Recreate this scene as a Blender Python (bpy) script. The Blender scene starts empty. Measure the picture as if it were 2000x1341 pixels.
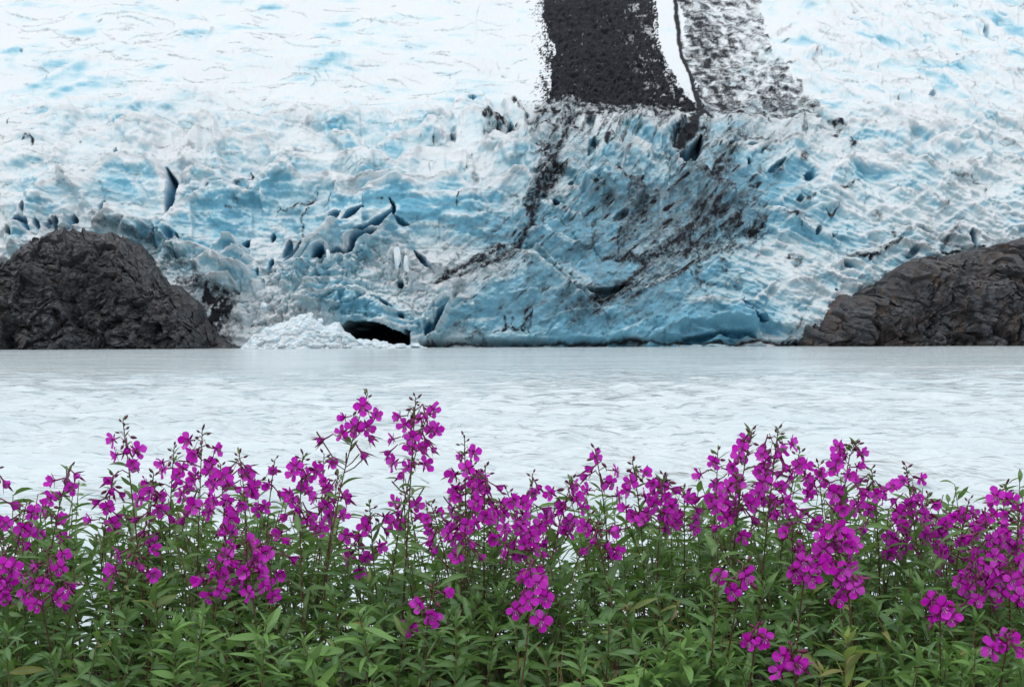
import bpy, math, random
import numpy as np
from mathutils import Vector, Matrix, Quaternion, Euler

random.seed(7)
RNG = np.random.default_rng(7)
sc = bpy.context.scene
COL = sc.collection
R = math.radians

# ------------------------------------------------------------------ camera
EYE = 2.6                       # metres above the lake
PITCH, ROLL = 0.35, -0.22
FPX = 2778.0                    # focal length in photo pixels (2000 wide, 50 mm on 36 mm)
cam_d = bpy.data.cameras.new('camera')
cam_d.lens = 50.0
cam_d.sensor_width = 36.0
cam_d.clip_start = 0.05
cam_d.clip_end = 6000.0
cam = bpy.data.objects.new('camera', cam_d)
COL.objects.link(cam)
cam.location = (0, 0, EYE)
CAM_M = (Matrix.Rotation(R(90 - PITCH), 4, 'X') @ Matrix.Rotation(R(ROLL), 4, 'Z'))
cam.rotation_euler = CAM_M.to_euler()
sc.camera = cam
CM = np.array(CAM_M.to_3x3())

# ------------------------------------------------------------------ light: a bright overcast day
SUN_EL, SUN_AZ = R(60), R(-140)
world = bpy.data.worlds.new('World')
sc.world = world
world.use_nodes = True
wn, wl = world.node_tree.nodes, world.node_tree.links
wn.clear()
w_out = wn.new('ShaderNodeOutputWorld')
w_bg = wn.new('ShaderNodeBackground')
w_sky = wn.new('ShaderNodeTexSky')
w_sky.sky_type = 'NISHITA'
w_sky.sun_disc = False
w_sky.sun_elevation = SUN_EL
w_sky.sun_rotation = SUN_AZ
w_sky.dust_density = 3.0
w_mix = wn.new('ShaderNodeMixRGB')      # an even cloud deck over the clear sky
w_mix.inputs[0].default_value = 0.86
w_mix.inputs[2].default_value = (8.3, 8.6, 8.9, 1)
wl.new(w_sky.outputs[0], w_mix.inputs[1])
wl.new(w_mix.outputs[0], w_bg.inputs[0])
wl.new(w_bg.outputs[0], w_out.inputs[0])
w_bg.inputs[1].default_value = 0.1

sun_d = bpy.data.lights.new('sun', 'SUN')
sun_d.energy = 0.55
sun_d.angle = R(25)
sun_d.color = (1.0, 0.965, 0.92)
sun = bpy.data.objects.new('sun', sun_d)
COL.objects.link(sun)
_sd = Vector((math.sin(SUN_AZ) * math.cos(SUN_EL), math.cos(SUN_AZ) * math.cos(SUN_EL), math.sin(SUN_EL)))
sun.rotation_euler = _sd.to_track_quat('Z', 'Y').to_euler()
sun.location = (0, 0, 400)

sc.view_settings.view_transform = 'Standard'
sc.view_settings.look = 'None'
sc.view_settings.exposure = 0.72
sc.view_settings.gamma = 1.0
sc.view_settings.use_curve_mapping = False
sc.render.engine = 'CYCLES'
sc.cycles.max_bounces = 7
sc.cycles.diffuse_bounces = 4
sc.cycles.glossy_bounces = 3
sc.cycles.transmission_bounces = 4
sc.cycles.use_denoising = True

# ------------------------------------------------------------------ helpers
def ray(px, py):
    """direction of a photo pixel in world space (y component scaled to 1)"""
    px = np.asarray(px, float); py = np.asarray(py, float)
    v = np.stack(np.broadcast_arrays((px - 1000.0) / FPX, (670.5 - py) / FPX, -1.0), -1)
    d = v @ CM.T
    return d / d[..., 1:2]

def at(px, py, dist):
    """world point seen at a photo pixel, dist metres ahead"""
    d = ray(px, py)
    return Vector((float(d[0]) * dist, dist, EYE + float(d[2]) * dist))

_perm = np.random.default_rng(3).permutation(4096).astype(np.int32)
_ang = np.random.default_rng(4).uniform(0, 2 * np.pi, 4096)
_gx, _gy = np.cos(_ang).astype(np.float32), np.sin(_ang).astype(np.float32)
def _hash(ix, iy, seed):
    return _perm[(_perm[(ix + seed * 131) & 4095] + iy) & 4095]
def pn(x, y, seed=0):
    """2-D gradient noise, about -1..1"""
    x = np.asarray(x, np.float32); y = np.asarray(y, np.float32)
    x, y = np.broadcast_arrays(x, y)
    xf, yf = np.floor(x), np.floor(y)
    ix, iy = xf.astype(np.int32), yf.astype(np.int32)
    fx, fy = x - xf, y - yf
    u = fx * fx * fx * (fx * (fx * 6 - 15) + 10)
    v = fy * fy * fy * (fy * (fy * 6 - 15) + 10)
    def g(a, b):
        h = _hash(ix + a, iy + b, seed)
        return _gx[h] * (fx - a) + _gy[h] * (fy - b)
    n0 = g(0, 0); n0 = n0 + u * (g(1, 0) - n0)
    n1 = g(0, 1); n1 = n1 + u * (g(1, 1) - n1)
    return (n0 + v * (n1 - n0)) * 1.5
def fbm(x, y, octv=4, seed=0, gain=0.5):
    s, a, f = 0.0, 1.0, 1.0
    for k in range(octv):
        s = s + a * pn(x * f, y * f, seed + k * 7)
        a *= gain; f *= 2.03
    return s
def ridged(x, y, octv=4, seed=0, gain=0.5):
    s, a, f = 0.0, 1.0, 1.0
    for k in range(octv):
        s = s + a * (1 - np.abs(pn(x * f, y * f, seed + k * 7)) * 1.6)
        a *= gain; f *= 2.03
    return s
def worley(x, y, seed=0):
    """F1, F2 and a random number per cell"""
    x = np.asarray(x, np.float32); y = np.asarray(y, np.float32)
    xf, yf = np.floor(x).astype(np.int32), np.floor(y).astype(np.int32)
    f1 = np.full(x.shape, 9.0, np.float32); f2 = f1.copy(); cid = np.zeros(x.shape, np.float32)
    for a in (-1, 0, 1):
        for b in (-1, 0, 1):
            h = _hash(xf + a, yf + b, seed); h2 = _perm[(h + 77) & 4095]
            d = np.hypot(xf + a + h / 4096.0 - x, yf + b + h2 / 4096.0 - y)
            near = d < f1
            f2 = np.where(near, f1, np.minimum(f2, d))
            cid = np.where(near, _perm[(h + 991) & 4095] / 4096.0, cid)
            f1 = np.where(near, d, f1)
    return f1, f2, cid
def facets(x, y, seed=0, tilt=1.0, step=0.6):
    """broken planar facets: every cell a tilted plane of its own"""
    x = np.asarray(x, np.float32); y = np.asarray(y, np.float32)
    xf, yf = np.floor(x).astype(np.int32), np.floor(y).astype(np.int32)
    best = np.full(x.shape, 9.0, np.float32); out = np.zeros(x.shape, np.float32)
    for a in (-1, 0, 1):
        for b in (-1, 0, 1):
            h = _hash(xf + a, yf + b, seed); h2 = _perm[(h + 77) & 4095]; h3 = _perm[(h + 991) & 4095]
            dx = x - (xf + a + h / 4096.0); dy = y - (yf + b + h2 / 4096.0)
            d = np.hypot(dx, dy); near = d < best
            out = np.where(near, tilt * (_gx[h3] * dx + _gy[h3] * dy) + step * (h3 / 4096.0 - 0.5), out)
            best = np.where(near, d, best)
    return out
def sstep(a, b, x):
    t = np.clip((x - a) / (b - a), 0, 1)
    return t * t * (3 - 2 * t)

def grid_mesh(name, P, mat, attrs=None, flip=False, smooth=True):
    """P: rows x cols x 3 -> one mesh object"""
    nr, nc = P.shape[:2]
    idx = np.arange(nr * nc).reshape(nr, nc)
    q = np.stack([idx[:-1, :-1], idx[:-1, 1:], idx[1:, 1:], idx[1:, :-1]], -1).reshape(-1, 4)
    if flip: q = q[:, ::-1]
    me = bpy.data.meshes.new(name)
    me.vertices.add(nr * nc)
    me.vertices.foreach_set('co', P.reshape(-1).astype(np.float32))
    me.loops.add(q.size)
    me.loops.foreach_set('vertex_index', q.reshape(-1).astype(np.int32))
    me.polygons.add(len(q))
    me.polygons.foreach_set('loop_start', np.arange(0, q.size, 4, dtype=np.int32))
    me.polygons.foreach_set('use_smooth', np.full(len(q), smooth))
    for k, v in (attrs or {}).items():
        a = me.attributes.new(k, 'FLOAT', 'POINT')
        a.data.foreach_set('value', np.ascontiguousarray(v, np.float32).reshape(-1))
    me.update(calc_edges=True)
    me.validate()
    me.materials.append(mat)
    ob = bpy.data.objects.new(name, me)
    COL.objects.link(ob)
    return ob

def tag(o, label=None, cat=None, group=None, kind=None):
    if label: o['label'] = label
    if cat: o['category'] = cat
    if group: o['group'] = group
    if kind: o['kind'] = kind
    return o

class Mat:
    """small node-graph builder"""
    def __init__(s, name):
        s.m = bpy.data.materials.new(name); s.m.use_nodes = True
        s.n, s.l = s.m.node_tree.nodes, s.m.node_tree.links
        s.n.clear()
        s.out = s.n.new('ShaderNodeOutputMaterial')
    def node(s, t, **kw):
        n = s.n.new(t)
        for k, v in kw.items(): setattr(n, k, v)
        return n
    def set(s, sock, v):
        if hasattr(v, 'is_linked') or isinstance(v, bpy.types.NodeSocket): s.l.new(v, sock)
        elif isinstance(v, (tuple, list)) and len(v) == 3 and sock.type == 'RGBA': sock.default_value = (*v, 1)
        else: sock.default_value = v
    def attr(s, name):
        n = s.node('ShaderNodeAttribute', attribute_name=name); return n.outputs['Fac']
    def math(s, op, a, b=0.0, c=0.0, clamp=False):
        n = s.node('ShaderNodeMath', operation=op, use_clamp=clamp)
        s.set(n.inputs[0], a); s.set(n.inputs[1], b); s.set(n.inputs[2], c); return n.outputs[0]
    def mix(s, f, a, b):
        n = s.node('ShaderNodeMixRGB'); s.set(n.inputs[0], f); s.set(n.inputs[1], a); s.set(n.inputs[2], b); return n.outputs[0]
    def rng(s, v, a, b, c=0.0, d=1.0):
        n = s.node('ShaderNodeMapRange', clamp=True)
        for i, x in enumerate((v, a, b, c, d)): s.set(n.inputs[i], x)
        return n.outputs[0]
    def coord(s, scale=(1, 1, 1), rot=(0, 0, 0), kind='Object'):
        t = s.node('ShaderNodeTexCoord'); m = s.node('ShaderNodeMapping')
        s.l.new(t.outputs[kind], m.inputs[0])
        m.inputs['Rotation'].default_value = rot; m.inputs['Scale'].default_value = scale
        return m.outputs[0]
    def noise(s, vec, scale=1.0, detail=4.0, rough=0.55, dist=0.0):
        n = s.node('ShaderNodeTexNoise'); s.l.new(vec, n.inputs['Vector'])
        n.inputs['Scale'].default_value = scale; n.inputs['Detail'].default_value = detail
        n.inputs['Roughness'].default_value = rough; n.inputs['Distortion'].default_value = dist
        return n.outputs[0]
    def bump(s, h, strength=0.5, dist=0.1, normal=None):
        n = s.node('ShaderNodeBump'); s.set(n.inputs['Height'], h)
        n.inputs['Strength'].default_value = strength; n.inputs['Distance'].default_value = dist
        if normal is not None: s.l.new(normal, n.inputs['Normal'])
        return n.outputs[0]
    def principled(s, col, rough=0.6, normal=None, spec=0.5, **kw):
        n = s.node('ShaderNodeBsdfPrincipled')
        s.set(n.inputs['Base Color'], col); s.set(n.inputs['Roughness'], rough)
        n.inputs['Specular IOR Level'].default_value = spec
        for k, v in kw.items(): s.set(n.inputs[k], v)
        if normal is not None: s.l.new(normal, n.inputs['Normal'])
        return n
    def done(s, shader):
        s.l.new(shader, s.out.inputs[0]); return s.m
# ------------------------------------------------------------------ glacier
# The ice front is one surface over a profile that climbs from the lake 300 m away; the relief below
# (seracs, crevasses, the cave, bulges) is displaced out of it in metres.
def outer(a, b, n, g=1.25):
    st = np.cumsum(g ** np.arange(n)); return a + (b - a) * st / st[-1]
cx = np.concatenate([outer(-40, -2600, 26)[::-1], np.arange(-40, 2040.1, 1.8), outer(2040, 4600, 26)])
ry = np.concatenate([np.arange(694, -22, -1.72), outer(-22, -290, 26)])
NC, NR = len(cx), len(ry)
PX, PY = np.meshgrid(cx.astype(np.float32), ry.astype(np.float32))
prof_y = np.array([-300, -150, 0, 100, 215, 330, 450, 560, 640, 678, 700])
prof_d = np.array([1000, 640, 470, 402, 354, 333, 317, 307, 302, 300, 300])
order = np.argsort(prof_y)
baseD = np.interp(ry, prof_y[order], prof_d[order])
ker = np.hanning(41); ker /= ker.sum()
baseD = np.convolve(np.pad(baseD, 20, 'edge'), ker, 'valid')
D = np.zeros((NR, NC), np.float32)          # relief, metres out of the base surface
Dh = np.zeros_like(D); rim = np.zeros_like(D); dirt_shade = np.zeros_like(D); blue = np.zeros_like(D); deep = np.zeros_like(D); stain = np.zeros_like(D)

# ragged coordinates for everything that is drawn onto the ice
WX = PX + 9 * pn(PX / 60, PY / 60, 11) + 5 * pn(PX / 22, PY / 22, 12) + 2.6 * pn(PX / 8, PY / 8, 13)
WY = PY + 9 * pn(PX / 60, PY / 60, 14) + 5 * pn(PX / 22, PY / 22, 15) + 2.6 * pn(PX / 8, PY / 8, 16)
def win(x0, x1, y0, y1):
    c = np.searchsorted(cx, [x0, x1]); r = np.searchsorted(-ry, [-y1, -y0])
    return slice(max(r[0], 0), max(r[1], 0)), slice(c[0], c[1])
def crest(pts, A=2.6, L=50.0, B=4.0, jag=2.5, bl=0.2, seed=None, p=1.3):
    """a serac wall: sharp upper edge along pts, face fading out L pixels below, gap behind"""
    pts = np.asarray(pts, float)
    x0, x1 = pts[0, 0], pts[-1, 0]
    y0, y1 = pts[:, 1].min(), pts[:, 1].max()
    m_ = 0.5 * L + 8
    x0, x1 = x0 - m_, x1 + m_
    rs, cs = win(x0, x1, y0 - 4 * B - 8, y1 + 2.4 * L + 8)
    x = cx[cs]
    if len(x) < 3: return
    sd = seed if seed is not None else int(x0 * 7 + y0) % 97
    c = np.interp(x, pts[:, 0], pts[:, 1]) + jag * (pn(x / 23, 0 * x + sd, 21) + 0.6 * pn(x / 8, 0 * x + sd, 22)) * min(1, (x1 - x0) / 60)
    e = max(0.15 * (x1 - x0), 7)
    x0, x1 = x0 + m_ * 0.7, x1 - m_ * 0.7
    t = PY[rs, cs] - c[None, :]
    slant = 0.9 * math.sin(sd * 2.4)
    xx = PX[rs, cs] + 1.8 * (WX[rs, cs] - PX[rs, cs]) + slant * np.clip(t, -10, 2 * L)   # ragged, leaning ends
    w = sstep(0, e, xx - x0) * sstep(0, e, x1 - xx) * (0.8 + 0.3 * pn(x / 40, 0 * x + sd, 23))[None, :]
    w = w * (sstep(0, 6, x - x0 + m_ * 0.7) * sstep(0, 6, x1 + m_ * 0.7 - x))[None, :]
    LL = L * (0.75 + 0.5 * sstep(0, 0.5, w))
    f = np.where(t >= 0, np.exp(-(np.maximum(t, 0) / LL) ** p), np.exp(-(t / B) ** 2))
    D[rs, cs] += (A * w * f).astype(np.float32)
    rim[rs, cs] = np.maximum(rim[rs, cs], (min(1.0, A / 2.2) * w * np.exp(-((t - 2.0) / (2.0 + 0.05 * L)) ** 2)).astype(np.float32))  # pale crest edge, with the edge highlight painted into its colour
    if bl:
        u = np.maximum(t, 0) / LL
        blue[rs, cs] += (bl * w * sstep(0.04, 0.45, u) * np.exp(-u * 1.1) * 1.6).astype(np.float32)
def seg_dist(X, Y, pts):
    pts = np.asarray(pts, float); d = np.full(X.shape, 1e9, np.float32); s = np.zeros(X.shape, np.float32)
    ln = np.hypot(*np.diff(pts, axis=0).T); cum = np.concatenate([[0], np.cumsum(ln)]); tot = cum[-1]
    for i in range(len(pts) - 1):
        ax, ay = pts[i]; bx, by = pts[i + 1]
        t = np.clip(((X - ax) * (bx - ax) + (Y - ay) * (by - ay)) / max(ln[i] ** 2, 1e-6), 0, 1)
        dd = np.hypot(X - ax - t * (bx - ax), Y - ay - t * (by - ay))
        m = dd < d
        d = np.where(m, dd, d); s = np.where(m, (cum[i] + t * ln[i]) / tot, s)
    return d, s
def stroke(field, pts, w, val, soft=0.5, taper=True, rag=1.0, add=False):
    pts = np.asarray(pts, float); m = 2.5 * w + 14
    rs, cs = win(pts[:, 0].min() - m, pts[:, 0].max() + m, pts[:, 1].min() - m, pts[:, 1].max() + m)
    X = PX[rs, cs] + rag * (WX[rs, cs] - PX[rs, cs]); Y = PY[rs, cs] + rag * (WY[rs, cs] - PY[rs, cs])
    if X.size == 0: return
    d, s = seg_dist(X, Y, pts)
    ww = w * (np.sin(np.pi * np.clip(s, 0.02, 0.98)) ** 0.6 if taper else 1.0)
    f = val * (1 - sstep(1 - soft, 1 + soft, d / np.maximum(ww, 0.3)))
    if add or val < 0: field[rs, cs] += f.astype(np.float32)
    else: field[rs, cs] = np.maximum(field[rs, cs], f)
def inside(pts, rag=1.0):
    X = PX + rag * (WX - PX); Y = PY + rag * (WY - PY)
    pts = np.asarray(pts, float); r = np.zeros(X.shape, bool)
    for i in range(len(pts)):
        x0, y0 = pts[i]; x1, y1 = pts[(i + 1) % len(pts)]
        if y0 == y1: continue
        r ^= ((y0 > Y) != (y1 > Y)) & (X < (x1 - x0) * (Y - y0) / (y1 - y0) + x0)
    return r
def blob(x, y, rx, ry_, rot=0.0, p=2.0, rag=0.0):
    c, s = math.cos(R(rot)), math.sin(R(rot))
    X = PX + rag * (WX - PX) - x; Y = PY + rag * (WY - PY) - y
    return np.exp(-(((X * c + Y * s) / rx) ** 2 + ((-X * s + Y * c) / ry_) ** 2) ** (p / 2))
def Z(k, ox, oy, s, flat):                 # coordinates measured in an enlarged view of the photo
    f = np.asarray(flat, float).reshape(-1, 2) / s; return f + np.array([ox, oy])

# --- zones
lower = sstep(200, 330, PY + 20 * pn(PX / 120, PY / 90, 31))
Lz = 1 - sstep(880, 1080, PX)                                   # left icefall
Rz = sstep(1380, 1600, PX + 0.35 * (PY - 300))                  # right icefield
Cz = np.clip(1 - Lz - Rz, 0, 1) * sstep(190, 240, PY)           # dirty middle
upper = 1 - sstep(150, 300, PY)
rub = np.clip(sum(blob(x, y, a, b, r, 3) for x, y, a, b, r in
      ((640, 570, 130, 45, 10), (560, 600, 90, 45, 0), (770, 545, 70, 60, 40), (500, 560, 45, 60, 0), (330, 500, 60, 45, 30), (830, 610, 40, 50, 0), (650, 520, 90, 30, -20))), 0, 1)
rub = rub * (0.75 + 0.5 * pn(PX / 40, PY / 40, 33))

# --- broad relief
D += 3.0 * pn(PX / 520, PY / 260, 41) + 1.6 * fbm(PX / 210, PY / 90, 2, 42)
sx, sy = PX, PY - 0.05 * PX
D += (Lz * (0.55 * ridged(sx / 230, sy / 30, 2, 43) * (0.35 + 0.65 * sstep(60, 200, PY)))).astype(np.float32)
sy2 = PY - 0.42 * PX
D += (Rz * (1.25 * ridged(PX / 150 + 0.3 * pn(PX / 90, PY / 60, 46), sy2 / 34, 3, 44) + 0.5 * ridged(PX / 55, sy2 / 13, 2, 45))).astype(np.float32)
sy3 = PY + 0.75 * PX
D += (Cz * lower * (1.2 * fbm(PX / 90, PY / 70, 3, 47) + 0.35 * ridged((PX - 0.4 * PY) / 90, sy3 / 26, 3, 48))).astype(np.float32)
D += ((1 - Cz) * lower * 0.7 * fbm(PX / 80, PY / 50, 2, 49)).astype(np.float32)
# broken blocks
f1, f2, cid = worley(WX / 34 + 0.02 * PY, WY / 26, 5)
blockz = np.clip(rub * 1.2 + 0.25 * Cz * sstep(220, 260, PY) * (1 - sstep(330, 420, PY)) + 0.13 * Lz * sstep(170, 260, PY), 0, 1)
D += (blockz * (1.5 * (cid - 0.5) - 0.5 * (1 - sstep(0.0, 0.3, f2 - f1)))).astype(np.float32)
f1, f2, cid = worley(WX / 13 + 3.3, WY / 10, 6)
D += (rub * (0.8 * (cid - 0.5) + 0.4 * (0.6 - f1))).astype(np.float32)
# fine roughness everywhere
D += ((0.10 + 0.06 * lower + 0.3 * rub + 0.12 * Cz) * fbm(PX / 17, PY / 12, 3, 51) * (0.55 + 0.45 * (PY > 120))).astype(np.float32)
D += (0.10 * fbm(PX / 6, PY / 5, 2, 52) + (1.0 * rub + 0.22 * Cz * sstep(220, 260, PY)) * facets(WX / 26, WY / 20, 53, 1.6, 1.0) + 0.4 * rub * facets(WX / 9, WY / 8, 54, 1.5, 1.2) + 0.3 * Rz * facets(WX / 40, (WY - 0.4 * WX) / 20, 55, 1.5, 0.6)).astype(np.float32)

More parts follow.
